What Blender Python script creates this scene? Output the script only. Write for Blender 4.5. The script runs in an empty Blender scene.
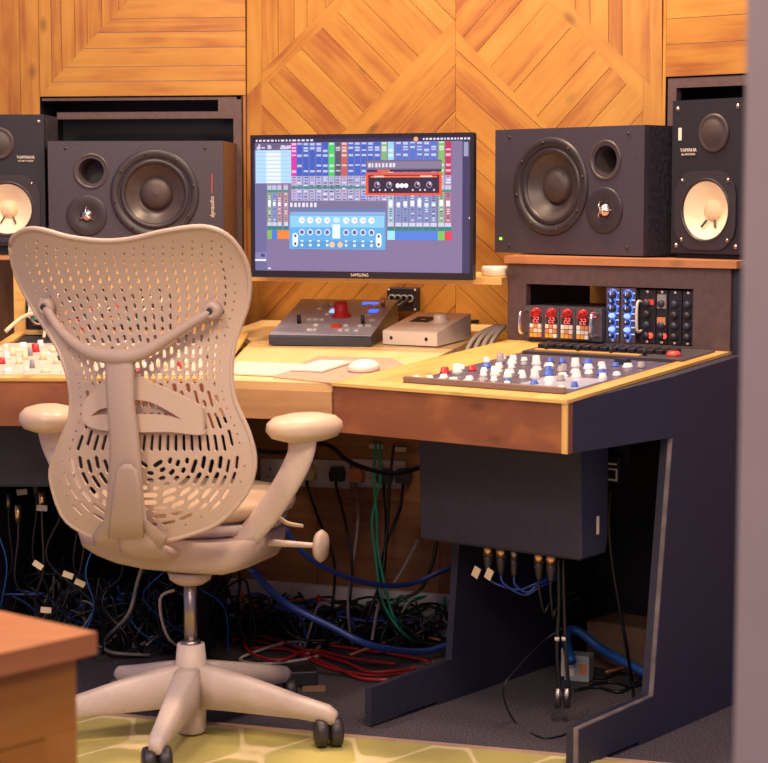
import bpy, bmesh, math, random
from mathutils import Vector, Matrix
from mathutils.geometry import delaunay_2d_cdt
R = math.radians
random.seed(7)
SC = bpy.context.scene
COL = SC.collection

# ------------------------------------------------------------------ camera, world, lights, exposure
F = 1920.0; CX, CY = 384.0, 381.5; PITCH = R(5.4); H = 1.18
cam_d = bpy.data.cameras.new('camera'); cam = bpy.data.objects.new('camera', cam_d); COL.objects.link(cam)
cam.location = (0, 0, H); cam.rotation_euler = (R(90) - PITCH, 0, 0)
cam_d.sensor_fit = 'HORIZONTAL'; cam_d.sensor_width = 36; cam_d.lens = 36 * F / 768
cam_d.clip_start = 0.05
cam_d.dof.use_dof = True; cam_d.dof.focus_distance = 4.75; cam_d.dof.aperture_fstop = 7.0
SC.camera = cam
SC.view_settings.view_transform = 'Standard'; SC.view_settings.look = 'None'
SC.view_settings.exposure = 0.0; SC.view_settings.gamma = 1.0; SC.view_settings.use_curve_mapping = False
w = bpy.data.worlds.new('world'); SC.world = w; w.use_nodes = True
w.node_tree.nodes['Background'].inputs[0].default_value = (0.46, 0.38, 0.68, 1)
w.node_tree.nodes['Background'].inputs[1].default_value = 0.56
def area(name, loc, target, size, energy, col, spread=180):
    l = bpy.data.lights.new(name, 'AREA'); l.shape = 'DISK'; l.size = size; l.energy = energy; l.color = col
    l.spread = R(spread)
    o = bpy.data.objects.new(name, l); COL.objects.link(o); o.location = loc
    o.rotation_euler = (Vector(target) - Vector(loc)).to_track_quat('-Z', 'Y').to_euler(); return o
WARM = (1.0, 0.70, 0.45)
area('desk_downlight', (0.25, 4.62, 2.75), (0.05, 4.55, 0.8), 0.35, 50, WARM)
area('left_downlight', (-0.95, 4.35, 2.75), (-0.9, 4.7, 0.8), 0.35, 30, WARM)
area('room_downlight', (0.5, 2.4, 2.8), (-0.3, 4.3, 0.5), 0.5, 44, (1.0, 0.74, 0.5))
area('near_downlight', (-1.3, 1.8, 2.7), (-0.3, 4.4, 0.9), 0.6, 34, (1.0, 0.78, 0.58))
area('rear_fill_light', (-0.2, -0.4, 2.7), (-0.1, 3.0, 0.4), 0.9, 34, (1.0, 0.80, 0.66))  # added soft fill from behind the camera, lifts the lower wall and pillar
area('table_fill_light', (-1.0, 2.9, 2.7), (-0.6, 2.4, 0.6), 0.4, 6, (1.0, 0.74, 0.5))  # added fill lamp that brightens the foreground side table

def ray(px, py):
    x = (px - CX) / F; y = -(py - CY) / F
    return Vector((x, math.cos(PITCH) + y * math.sin(PITCH), -math.sin(PITCH) + y * math.cos(PITCH)))
CAM = Vector((0, 0, H))
def atz(px, py, z): r = ray(px, py); return CAM + r * ((z - H) / r.z)
def aty(px, py, Y): r = ray(px, py); return CAM + r * (Y / r.y)
def hit(px, py, p, n): r = ray(px, py); return CAM + r * ((Vector(p) - CAM).dot(n) / r.dot(n))

# ------------------------------------------------------------------ materials
def nodes(name):
    m = bpy.data.materials.new(name); m.use_nodes = True
    nt = m.node_tree; return m, nt, nt.nodes['Principled BSDF']
def mat(name, col, rough=0.5, metal=0.0, noise=0.08, scale=30, bump=0.0, trans=0.0, coat=0.0):
    m, nt, b = nodes(name)
    N = nt.nodes.new; L = nt.links.new
    tc = N('ShaderNodeTexCoord'); n = N('ShaderNodeTexNoise'); n.inputs['Scale'].default_value = scale
    n.inputs['Detail'].default_value = 4; L(tc.outputs['Object'], n.inputs['Vector'])
    r = N('ShaderNodeValToRGB'); c = col
    r.color_ramp.elements[0].position = 0.3; r.color_ramp.elements[1].position = 0.7
    r.color_ramp.elements[0].color = tuple(v * (1 - noise) for v in c) + (1,)
    r.color_ramp.elements[1].color = tuple(min(1, v * (1 + noise)) for v in c) + (1,)
    L(n.outputs['Fac'], r.inputs[0]); L(r.outputs[0], b.inputs['Base Color'])
    b.inputs['Roughness'].default_value = rough; b.inputs['Metallic'].default_value = metal
    b.inputs['Transmission Weight'].default_value = trans; b.inputs['Coat Weight'].default_value = coat
    if bump:
        bp = N('ShaderNodeBump'); bp.inputs['Strength'].default_value = bump; bp.inputs['Distance'].default_value = 0.002
        L(n.outputs['Fac'], bp.inputs['Height']); L(bp.outputs[0], b.inputs['Normal'])
    return m
def emis(name, col, s):
    m, nt, b = nodes(name)
    b.inputs['Base Color'].default_value = tuple(c * .3 for c in col) + (1,)
    b.inputs['Emission Color'].default_value = tuple(col) + (1,); b.inputs['Emission Strength'].default_value = s
    return m
def wood(name, c0, c1, c2, rough=0.45, var=0.35, usc=2.0, vsc=28.0):
    m, nt, b = nodes(name); N = nt.nodes.new; L = nt.links.new
    uv = N('ShaderNodeUVMap'); uv.uv_map = 'UVMap'
    at = N('ShaderNodeAttribute'); at.attribute_name = 'rnd'
    ad = N('ShaderNodeVectorMath'); ad.operation = 'ADD'; L(uv.outputs[0], ad.inputs[0]); L(at.outputs['Vector'], ad.inputs[1])
    mp = N('ShaderNodeMapping'); mp.inputs['Scale'].default_value = (usc, vsc, 1); L(ad.outputs[0], mp.inputs[0])
    n1 = N('ShaderNodeTexNoise'); n1.inputs['Scale'].default_value = 1.6; n1.inputs['Detail'].default_value = 6
    n1.inputs['Distortion'].default_value = 0.6; L(mp.outputs[0], n1.inputs['Vector'])
    mp2 = N('ShaderNodeMapping'); mp2.inputs['Scale'].default_value = (4, 9, 1); L(ad.outputs[0], mp2.inputs[0])
    n2 = N('ShaderNodeTexNoise'); n2.inputs['Scale'].default_value = 1.3; n2.inputs['Detail'].default_value = 3; L(mp2.outputs[0], n2.inputs['Vector'])
    vo = N('ShaderNodeTexVoronoi'); vo.inputs['Scale'].default_value = 1.0
    mp3 = N('ShaderNodeMapping'); mp3.inputs['Scale'].default_value = (4.5, 9, 1); L(ad.outputs[0], mp3.inputs[0]); L(mp3.outputs[0], vo.inputs['Vector'])
    kn = N('ShaderNodeMapRange'); kn.inputs['From Min'].default_value = 0.05; kn.inputs['From Max'].default_value = 0.14
    kn.inputs['To Min'].default_value = 0.55; kn.inputs['To Max'].default_value = 1.0; L(vo.outputs['Distance'], kn.inputs[0])
    mx = N('ShaderNodeMix'); mx.data_type = 'FLOAT'; mx.inputs[0].default_value = 0.5
    L(n1.outputs['Fac'], mx.inputs[2]); L(n2.outputs['Fac'], mx.inputs[3])
    sep = N('ShaderNodeSeparateXYZ'); L(at.outputs['Vector'], sep.inputs[0])
    fr = N('ShaderNodeMath'); fr.operation = 'FRACT'; L(sep.outputs[0], fr.inputs[0])
    sb = N('ShaderNodeMath'); sb.operation = 'MULTIPLY_ADD'; sb.inputs[1].default_value = var; sb.inputs[2].default_value = -var / 2
    L(fr.outputs[0], sb.inputs[0])
    a2 = N('ShaderNodeMath'); a2.operation = 'ADD'; L(mx.outputs[0], a2.inputs[0]); L(sb.outputs[0], a2.inputs[1])
    r = N('ShaderNodeValToRGB'); r.color_ramp.elements[0].position = 0.33; r.color_ramp.elements[1].position = 0.66
    r.color_ramp.elements[0].color = c0 + (1,); r.color_ramp.elements[1].color = c2 + (1,)
    e = r.color_ramp.elements.new(0.5); e.color = c1 + (1,)
    L(a2.outputs[0], r.inputs[0])
    mu = N('ShaderNodeVectorMath'); mu.operation = 'SCALE'; L(r.outputs[0], mu.inputs[0]); L(kn.outputs[0], mu.inputs['Scale'])
    L(mu.outputs[0], b.inputs['Base Color']); b.inputs['Roughness'].default_value = rough
    return m
M = {}
M['wall_wood'] = wood('wall_wood', (.30, .095, .018), (.42, .185, .028), (.48, .235, .040), var=.17)
M['lip_wood'] = wood('lip_wood', (.55, .30, .08), (.72, .43, .13), (.80, .52, .18), 0.4, 0.1)
M['desk_wood'] = wood('desk_wood', (.72, .47, .19), (.80, .55, .25), (.86, .62, .31), 0.38, 0.1, 1.2, 8)
M['board_wood'] = wood('board_wood', (.48, .27, .12), (.58, .34, .16), (.66, .40, .2), 0.5, 0.1)
M['apron_wood'] = wood('apron_wood', (.20, .065, .030), (.25, .085, .038), (.46, .17, .06), 0.45, 0.1, 4, 6)
M['shelf_wood'] = wood('shelf_wood', (.36, .14, .06), (.44, .18, .07), (.52, .22, .09), 0.5, 0.1)
M['table_body'] = wood('table_body', (.42, .155, .020), (.50, .20, .028), (.58, .25, .04), 0.5, 0.1)
M['table_wood'] = wood('table_wood', (.36, .125, .045), (.44, .155, .055), (.52, .20, .07), 0.4, 0.1)
M['knee_wood'] = wood('knee_wood', (.27, .11, .045), (.36, .16, .065), (.45, .22, .09), 0.5, 0.2)
M['dark_paint'] = mat('dark_paint', (.025, .025, .050), 0.55, noise=.15, scale=60, bump=.1)
M['dark_frame'] = mat('dark_frame', (.10, .06, .06), 0.5, noise=.15, scale=60, bump=.1)
M['edge_grey'] = mat('edge_grey', (.17, .14, .15), 0.6, noise=.35, scale=25)  # paler mottled grey for the front edge of the outer side panel
M['black'] = mat('black', (.012, .011, .018), 0.5)
M['black_matte'] = mat('black_matte', (.006, .006, .012), 0.85)
M['cone'] = mat('cone', (.06, .045, .045), 0.38, noise=.1)
M['cap_grey'] = mat('cap_grey', (.05, .035, .035), 0.5, noise=.1)
M['rubber'] = mat('rubber', (.03, .024, .03), 0.42)
M['baffle'] = mat('baffle', (.046, .038, .056), 0.5, noise=.12, scale=120, bump=.15)
M['ash_black'] = mat('ash_black', (.035, .035, .052), 0.45, noise=.5, scale=90, bump=.3)
M['walnut_side'] = mat('walnut_side', (.10, .05, .03), 0.5, noise=.2, scale=50)
M['white_cone'] = mat('white_cone', (.92, .80, .56), 0.6, noise=.03)
M['white_cap'] = mat('white_cap', (.82, .64, .42), 0.6, noise=.05)
M['chrome'] = mat('chrome', (.8, .75, .72), 0.22, 1.0, noise=.03)
M['screw'] = mat('screw', (.35, .3, .3), 0.35, 1.0)
M['brass'] = mat('brass', (.80, .52, .25), 0.3, 1.0, noise=.05)
M['label'] = mat('label', (.75, .66, .58), 0.6)
M['red_label'] = mat('red_label', (.6, .05, .05), 0.5)
M['mon_black'] = mat('mon_black', (.018, .015, .022), 0.28)
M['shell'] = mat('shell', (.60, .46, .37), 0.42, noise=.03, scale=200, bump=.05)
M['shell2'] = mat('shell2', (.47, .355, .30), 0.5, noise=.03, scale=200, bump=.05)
M['base_plastic'] = mat('base_plastic', (.62, .51, .46), 0.45, noise=.04, scale=120)
M['pad'] = mat('pad', (.66, .50, .36), 0.38, noise=.03)
M['seat_fabric'] = mat('seat_fabric', (.52, .38, .27), 0.8, noise=.1, scale=300, bump=.3)
M['white_plastic'] = mat('white_plastic', (.82, .76, .68), 0.35, noise=.02)
M['key'] = mat('key', (.86, .78, .66), 0.45, noise=.02)
M['mat_tan'] = mat('mat_tan', (.50, .32, .23), 0.7)
M['ctrl_blue'] = mat('ctrl_blue', (.38, .41, .52), 0.35, 0.0, noise=.04)
M['ctrl_dark'] = mat('ctrl_dark', (.045, .05, .075), 0.4, 0.2)
M['silver'] = mat('silver', (.82, .74, .64), 0.38, 0.08, noise=.02)
M['red_knob'] = mat('red_knob', (.55, .02, .03), 0.3)
M['red_btn'] = mat('red_btn', (.75, .08, .06), 0.4)
M['blue_knob'] = mat('blue_knob', (.05, .12, .5), 0.35)
M['white_knob'] = mat('white_knob', (.88, .84, .78), 0.3)
M['clear_knob'] = mat('clear_knob', (.72, .70, .74), 0.2)
M['grey_knob'] = mat('grey_knob', (.30, .27, .30), 0.35)
M['green_knob'] = mat('green_knob', (.1, .5, .22), 0.35)
M['yellow_btn'] = mat('yellow_btn', (.85, .42, .06), 0.4)
M['mixer_face'] = mat('mixer_face', (.10, .085, .14), 0.4, noise=.25, scale=40)
M['mixer_light'] = mat('mixer_light', (.62, .54, .48), 0.4, noise=.1, scale=60)
M['rim_brown'] = mat('rim_brown', (.22, .15, .13), 0.45)
M['rack_face'] = mat('rack_face', (.10, .085, .10), 0.4, 0.3)
M['white_paint'] = mat('white_paint', (.80, .76, .80), 0.6, noise=.06, scale=12)
M['socket'] = mat('socket', (.62, .56, .60), 0.5)
M['cardboard'] = mat('cardboard', (.30, .18, .10), 0.8, noise=.1)
M['grey_box'] = mat('grey_box', (.42, .47, .48), 0.5)
M['cab_black'] = mat('cab_black', (.010, .010, .016), 0.38)
M['cab_grey'] = mat('cab_grey', (.30, .27, .27), 0.5)
M['cab_white'] = mat('cab_white', (.66, .60, .54), 0.5)
M['cab_cream'] = mat('cab_cream', (.80, .66, .44), 0.5)
M['cab_red'] = mat('cab_red', (.50, .025, .03), 0.45)
M['cab_green'] = mat('cab_green', (.02, .30, .20), 0.45)
M['cab_blue'] = mat('cab_blue', (.02, .05, .26), 0.4)
M['cab_bright_blue'] = mat('cab_bright_blue', (.02, .12, .45), 0.4)
M['cab_orange'] = mat('cab_orange', (.65, .25, .11), 0.5)
M['pillar'] = mat('pillar', (.56, .44, .36), 0.8, noise=.04, scale=8)
M['led_green'] = emis('led_green', (.25, 1, .05), 4)
M['led_red'] = emis('led_red', (1, .05, .03), 3)
M['led_digit'] = emis('led_digit', (1, .10, .08), 2.2)
M['led_blue'] = emis('led_blue', (.06, .16, 1), 1.3)
M['led_white'] = emis('led_white', (.35, .5, 1), 1.3)
M['led_green_soft'] = emis('led_green_soft', (.1, .8, .35), .8)
# screen picture: colour attribute drives the emission of the lit screen
m, nt, b = nodes('screen'); a = nt.nodes.new('ShaderNodeAttribute'); a.attribute_name = 'Col'
nt.links.new(a.outputs['Color'], b.inputs['Emission Color']); b.inputs['Emission Strength'].default_value = 1.15
b.inputs['Base Color'].default_value = (.01, .01, .012, 1); b.inputs['Roughness'].default_value = .3; M['screen'] = m
# carpet
m, nt, b = nodes('carpet'); N = nt.nodes.new; L = nt.links.new
tc = N('ShaderNodeTexCoord'); n = N('ShaderNodeTexNoise'); n.inputs['Scale'].default_value = 220; n.inputs['Detail'].default_value = 3
L(tc.outputs['Object'], n.inputs['Vector']); r = N('ShaderNodeValToRGB'); r.color_ramp.elements[0].position = .35; r.color_ramp.elements[1].position = .68
r.color_ramp.elements[0].color = (.016, .015, .030, 1); r.color_ramp.elements[1].color = (.15, .12, .135, 1)
L(n.outputs['Fac'], r.inputs[0]); L(r.outputs[0], b.inputs['Base Color']); b.inputs['Roughness'].default_value = .95
bp = N('ShaderNodeBump'); bp.inputs['Strength'].default_value = .6; bp.inputs['Distance'].default_value = .004
L(n.outputs['Fac'], bp.inputs['Height']); L(bp.outputs[0], b.inputs['Normal']); M['carpet'] = m
# rug : trellis pattern
m, nt, b = nodes('rug_trellis'); N = nt.nodes.new; L = nt.links.new
tc = N('ShaderNodeTexCoord'); sp = N('ShaderNodeSeparateXYZ'); L(tc.outputs['Object'], sp.inputs[0])
def mth(op, a, bb=None, c=None):
    q = N('ShaderNodeMath'); q.operation = op
    for i, v in enumerate((a, bb, c)):
        if v is None: continue
        if isinstance(v, (int, float)): q.inputs[i].default_value = v
        else: L(v, q.inputs[i])
    return q.outputs[0]
cu = mth('COSINE', mth('MULTIPLY', sp.outputs[0], 24.0)); cv = mth('COSINE', mth('MULTIPLY', sp.outputs[1], 15.0))
c3 = mth('COSINE', mth('MULTIPLY', sp.outputs[0], 72.0)); s = mth('ADD', cu, cv); s = mth('MULTIPLY_ADD', c3, -0.16, s)
ab = mth('ABSOLUTE', s); nz = N('ShaderNodeTexNoise'); nz.inputs['Scale'].default_value = 160; L(tc.outputs['Object'], nz.inputs['Vector'])
ab = mth('MULTIPLY_ADD', nz.outputs['Fac'], 0.12, ab)
mr = N('ShaderNodeMapRange'); mr.inputs['From Min'].default_value = .16; mr.inputs['From Max'].default_value = .28; L(ab, mr.inputs[0])
mx = N('ShaderNodeMix'); mx.data_type = 'RGBA'; mx.inputs[6].default_value = (.78, .64, .34, 1); mx.inputs[7].default_value = (.50, .43, .13, 1)
L(mr.outputs[0], mx.inputs[0]); L(mx.outputs[2], b.inputs['Base Color']); b.inputs['Roughness'].default_value = .9
bp = N('ShaderNodeBump'); bp.inputs['Strength'].default_value = .5; bp.inputs['Distance'].default_value = .003
L(nz.outputs['Fac'], bp.inputs['Height']); L(bp.outputs[0], b.inputs['Normal']); M['rug'] = m

# ------------------------------------------------------------------ mesh builder
class MB:
    def __init__(s): s.v = []; s.f = []; s.mi = []; s.uv = []; s.rn = []; s.sm = []; s.col = []
    def add(s, vs, fs, mi=0, uv=None, rn=None, smooth=False, M4=None, col=(1, 1, 1)):
        k = len(s.v); rn = random.random() * 50 if rn is None else rn
        s.v += [(M4 @ Vector(p)) if M4 else Vector(p) for p in vs]
        for i, f in enumerate(fs):
            s.f.append([k + q for q in f]); s.mi.append(mi); s.rn.append(rn); s.sm.append(smooth); s.col.append(col)
            s.uv.append([uv[q] for q in f] if uv else None)
        return s
    def box(s, a, b, mi=0, M4=None, bev=0.0, col=(1, 1, 1)):
        (x0, y0, z0), (x1, y1, z1) = a, b
        x0, x1 = min(x0, x1), max(x0, x1); y0, y1 = min(y0, y1), max(y0, y1); z0, z1 = min(z0, z1), max(z0, z1)
        if bev > 0:
            bm = bmesh.new(); bmesh.ops.create_cube(bm, size=1)
            for v in bm.verts: v.co = Vector(((x0 + x1) / 2 + v.co.x * (x1 - x0), (y0 + y1) / 2 + v.co.y * (y1 - y0), (z0 + z1) / 2 + v.co.z * (z1 - z0)))
            bmesh.ops.bevel(bm, geom=bm.edges[:], offset=bev, segments=2, affect='EDGES', profile=.5)
            bm.verts.index_update(); vs = [v.co.copy() for v in bm.verts]; fs = [[v.index for v in f.verts] for f in bm.faces]; bm.free()
            return s.add(vs, fs, mi, M4=M4, col=col)
        vs = [(x0, y0, z0), (x1, y0, z0), (x1, y1, z0), (x0, y1, z0), (x0, y0, z1), (x1, y0, z1), (x1, y1, z1), (x0, y1, z1)]
        fs = [(0, 3, 2, 1), (4, 5, 6, 7), (0, 1, 5, 4), (1, 2, 6, 5), (2, 3, 7, 6), (3, 0, 4, 7)]
        return s.add(vs, fs, mi, M4=M4, col=col)
    def prism(s, poly, ax, a, b, mi=0, M4=None, col=(1, 1, 1)):
        # poly in the plane across axis ax ('x': (y,z); 'y': (x,z); 'z': (x,y)), from a to b
        n = len(poly); g = {'x': lambda p, t: (t, p[0], p[1]), 'y': lambda p, t: (p[0], t, p[1]), 'z': lambda p, t: (p[0], p[1], t)}[ax]
        vs = [g(p, a) for p in poly] + [g(p, b) for p in poly]
        fs = [list(range(n))[::-1], list(range(n, 2 * n))] + [[i, (i + 1) % n, n + (i + 1) % n, n + i] for i in range(n)]
        return s.add(vs, fs, mi, M4=M4, col=col)
    def lathe(s, prof, mi=0, seg=28, M4=None, axis='z', smooth=True, caps=True, col=(1, 1, 1)):
        vs = []; n = len(prof)
        for i in range(seg):
            a = 2 * math.pi * i / seg; c, d = math.cos(a), math.sin(a)
            for r, h in prof:
                vs.append({'z': (r * c, r * d, h), 'y': (r * c, h, r * d), 'x': (h, r * c, r * d)}[axis])
        fs = []
        for i in range(seg):
            j = (i + 1) % seg
            for k in range(n - 1): fs.append([i * n + k, j * n + k, j * n + k + 1, i * n + k + 1])
        if caps:
            if prof[0][0] > 1e-6: fs.append([i * n for i in range(seg)][::-1])
            if prof[-1][0] > 1e-6: fs.append([i * n + n - 1 for i in range(seg)])
        return s.add(vs, fs, mi, smooth=smooth, M4=M4, col=col)
    def cyl(s, p, q, r, r2=None, mi=0, seg=16, smooth=True):
        p, q = Vector(p), Vector(q); d = q - p
        M4 = Matrix.Translation(p) @ d.to_track_quat('Z', 'Y').to_matrix().to_4x4()
        return s.lathe([(r, 0), (r if r2 is None else r2, d.length)], mi, seg, M4, smooth=smooth)
    def tube(s, pts, rad, mi=0, seg=8, steps=6, flat=1.0, up=None, smooth=True):
        pts = [Vector(p) for p in pts]; n = len(pts)
        rr = rad if isinstance(rad, (list, tuple)) else [rad] * n
        P = []; Q = []
        for i in range(n - 1):
            a = pts[max(i - 1, 0)]; b_ = pts[i]; c = pts[i + 1]; d = pts[min(i + 2, n - 1)]
            for k in range(steps):
                t = k / steps
                P.append(.5 * (2 * b_ + (c - a) * t + (2 * a - 5 * b_ + 4 * c - d) * t * t + (3 * b_ - a - 3 * c + d) * t ** 3))
                Q.append(rr[i] * (1 - t) + rr[i + 1] * t)
        P.append(pts[-1]); Q.append(rr[-1]); vs = []; N0 = Vector(up) if up else None
        for i, p in enumerate(P):
            T = (P[min(i + 1, len(P) - 1)] - P[max(i - 1, 0)])
            if T.length < 1e-9: T = Vector((0, 0, 1))
            T.normalize()
            if N0 is None: N0 = T.orthogonal()
            N0 = (N0 - T * N0.dot(T)); N0 = N0.normalized() if N0.length > 1e-6 else T.orthogonal().normalized()
            B = T.cross(N0)
            for k in range(seg):
                a = 2 * math.pi * k / seg; vs.append(p + (N0 * math.cos(a) * flat + B * math.sin(a)) * Q[i])
        m_ = len(P)
        fs = [[i * seg + k, i * seg + (k + 1) % seg, (i + 1) * seg + (k + 1) % seg, (i + 1) * seg + k] for i in range(m_ - 1) for k in range(seg)]
        fs += [list(range(seg))[::-1], [(m_ - 1) * seg + k for k in range(seg)]]
        return s.add(vs, fs, mi, smooth=smooth)
    def plate(s, outline, holes, to3, thick_dir, th, mi=0, grid=None, smooth=False):
        # flat sheet with real holes; to3(x, y) -> 3-D point
        vs = [Vector(p) for p in outline]; faces = []; edges = []
        n = len(outline); edges += [(i, (i + 1) % n) for i in range(n)]
        hp = []
        for h in holes:
            k = len(vs); vs += [Vector(p) for p in h]; edges += [(k + i, k + (i + 1) % len(h)) for i in range(len(h))]
        if grid: vs += [Vector(p) for p in grid]
        ov, oe, of, _, _, _ = delaunay_2d_cdt(vs, edges, [], 1, 1e-5)
        cells = {}
        for h in holes:
            xs = [p[0] for p in h]; ys = [p[1] for p in h]; bb = (min(xs), max(xs), min(ys), max(ys), h)
            cells.setdefault(0, []).append(bb)
        def inside(h, x, y):
            c = False; j = len(h) - 1
            for i in range(len(h)):
                if (h[i][1] > y) != (h[j][1] > y) and x < (h[j][0] - h[i][0]) * (y - h[i][1]) / (h[j][1] - h[i][1]) + h[i][0]: c = not c
                j = i
            return c
        keep = []
        for f in of:
            c = sum((ov[i] for i in f), Vector((0, 0))) / len(f)
            if not inside(outline, c.x, c.y): continue
            if any(b_[0] <= c.x <= b_[1] and b_[2] <= c.y <= b_[3] and inside(b_[4], c.x, c.y) for b_ in cells.get(0, [])): continue
            keep.append(list(f))
        A = [Vector(to3(p.x, p.y)) for p in ov]; D = Vector(thick_dir) * th; k = len(ov)
        cnt = {}
        for f in keep:
            for i in range(len(f)):
                e = (f[i], f[(i + 1) % len(f)]); cnt[e] = 1
        s.add(A + [p + D for p in A], keep + [[k + i for i in f[::-1]] for f in keep], mi, smooth=smooth)
        rim = [(e[0], e[1]) for e in cnt if (e[1], e[0]) not in cnt]
        vv = []; ff = []
        for a_, b_ in rim:
            q = len(vv); vv += [A[a_], A[b_], A[b_] + D, A[a_] + D]; ff.append([q + 3, q + 2, q + 1, q])
        return s.add(vv, ff, mi)
    def build(s, name, mats, parent=None, loc=None):
        me = bpy.data.meshes.new(name); O = Vector(loc) if loc is not None else Vector((0, 0, 0))
        me.from_pydata([tuple(v - O) for v in s.v], [], s.f)
        if not isinstance(mats, (list, tuple)): mats = [mats]
        for m_ in mats: me.materials.append(M[m_] if isinstance(m_, str) else m_)
        me.polygons.foreach_set('material_index', s.mi); me.polygons.foreach_set('use_smooth', s.sm)
        me.uv_layers.new(name='UVMap'); me.attributes.new('rnd', 'FLOAT_VECTOR', 'FACE'); me.color_attributes.new('Col', 'FLOAT_COLOR', 'CORNER')
        uvl = me.uv_layers['UVMap']; at = me.attributes['rnd']; ca = me.color_attributes['Col']
        xs = [v.x for v in s.v]; ys = [v.y for v in s.v]; zs = [v.z for v in s.v]
        ext = (max(xs) - min(xs), max(ys) - min(ys), max(zs) - min(zs)); order = sorted(range(3), key=lambda i: -ext[i])
        for p in me.polygons:
            at.data[p.index].vector = (s.rn[p.index], s.rn[p.index] * .37, 0)
            u_ = s.uv[p.index]; nrm = [abs(c) for c in p.normal]; drop = nrm.index(max(nrm)); ax = [i for i in order if i != drop]
            for j, li in enumerate(p.loop_indices):
                if u_: uvl.data[li].uv = u_[j]
                else:
                    co = me.vertices[me.loops[li].vertex_index].co; uvl.data[li].uv = (co[ax[0]], co[ax[1]])
                ca.data[li].color = tuple(s.col[p.index][:3]) + (1,)
        me.update()
        o = bpy.data.objects.new(name, me); COL.objects.link(o); o.location = O
        if parent: o.parent = parent
        return o
def tag(o, label, cat=None, group=None, kind=None):
    if label: o['label'] = label
    if cat: o['category'] = cat
    if group: o['group'] = group
    if kind: o['kind'] = kind
    return o
def thing(name, label, cat, loc, rz=0, group=None, rx=0):
    o = bpy.data.objects.new(name, None); COL.objects.link(o); o.location = loc; o.rotation_euler = (rx, 0, rz)
    o.empty_display_size = .05
    return tag(o, label, cat, group)
def tmat(loc, rz=0, rx=0): return Matrix.Translation(loc) @ Matrix.Rotation(rz, 4, 'Z') @ Matrix.Rotation(rx, 4, 'X')
def textmesh(name, txt, size, m4, material, parent, extrude=.0003, align='CENTER'):
    c = bpy.data.curves.new(name, 'FONT'); c.body = txt; c.size = size; c.extrude = extrude; c.align_x = align; c.align_y = 'CENTER'
    t = bpy.data.objects.new(name, c); COL.objects.link(t)
    dg = bpy.context.evaluated_depsgraph_get(); dg.update(); me = bpy.data.meshes.new_from_object(t.evaluated_get(dg)); bpy.data.objects.remove(t)
    me.transform(m4); me.materials.clear(); me.materials.append(M[material]); me.name = name
    o = bpy.data.objects.new(name, me); COL.objects.link(o); o.parent = parent; return o
FRONT = Matrix.Rotation(R(90), 4, 'X')      # text lying in XY -> standing, readable from -Y
def circ(cx, cy, r, n=32, sx=1, sy=1): return [(cx + r * sx * math.cos(2 * math.pi * i / n), cy + r * sy * math.sin(2 * math.pi * i / n)) for i in range(n)]
def clip(poly, nx, ny, d):                   # keep nx*x + ny*y <= d
    out = []
    for i in range(len(poly)):
        a, b_ = poly[i], poly[(i + 1) % len(poly)]; da = nx * a[0] + ny * a[1] - d; db = nx * b_[0] + ny * b_[1] - d
        if da <= 0: out.append(a)
        if (da < 0 < db) or (db < 0 < da):
            t = da / (da - db); out.append((a[0] + (b_[0] - a[0]) * t, a[1] + (b_[1] - a[1]) * t))
    return out
def planks(mb, poly, ang, width, to3, n3, th=.012, gap=.0007, jit=.25):
    # fills a convex polygon in wall space with boards running at angle ang
    dx, dy = math.cos(ang), math.sin(ang); nx, ny = -dy, dx
    ds = [p[0] * nx + p[1] * ny for p in poly]; d = min(ds); mxd = max(ds)
    while d < mxd - .004:
        wd = width * (1 + random.uniform(-jit, jit)); e = min(d + wd, mxd)
        if mxd - e < width * .4: e = mxd
        q = clip(clip(poly, nx, ny, e - gap), -nx, -ny, -(d + gap)); d = e
        if len(q) < 3: continue
        z = random.uniform(0, .0015)
        A = [Vector(to3(*p)) + n3 * z for p in q]; B = [Vector(to3(*p)) - n3 * th for p in q]; n = len(q)
        uvs = [(p[0] * dx + p[1] * dy, p[0] * nx + p[1] * ny) for p in q] * 2
        mb.add(A + B, [list(range(n))] + [[i, n + i, n + (i + 1) % n, (i + 1) % n] for i in range(n)], 0, uv=uvs, rn=random.random() * 40)

# ------------------------------------------------------------------ setting
A20, A38, A2 = R(20), R(38), R(2)
u20, v20 = Vector((math.cos(A20), -math.sin(A20), 0)), Vector((math.sin(A20), math.cos(A20), 0))
fb = MB(); fb.box((-3.2, -0.6, -.05), (3.2, 7.2, 0)); tag(fb.build('floor', 'carpet'), None, kind='structure')

class Wall:
    def __init__(s, origin, ang):
        s.o = Vector((origin[0], origin[1], 0)); s.u = Vector((math.cos(ang), -math.sin(ang), 0)); s.n = Vector((-math.sin(ang), -math.cos(ang), 0))
    def to3(s, x, z): return s.o + s.u * x + Vector((0, 0, z))
    def px(s, a, b):
        p = hit(a, b, s.o, s.n) - s.o; return (p.dot(s.u), p.z)
    def poly(s, pts): return [s.px(*p) for p in pts]
def fill(mb, W_, pts, pa, pb, wd, jit=.25):
    a = W_.px(*pa); b_ = W_.px(*pb); planks(mb, W_.poly(pts), math.atan2(b_[1] - a[1], b_[0] - a[0]), wd, W_.to3, W_.n, jit=jit)
WC = Wall((-.402, 5.632), A20)
mb = MB()
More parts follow.
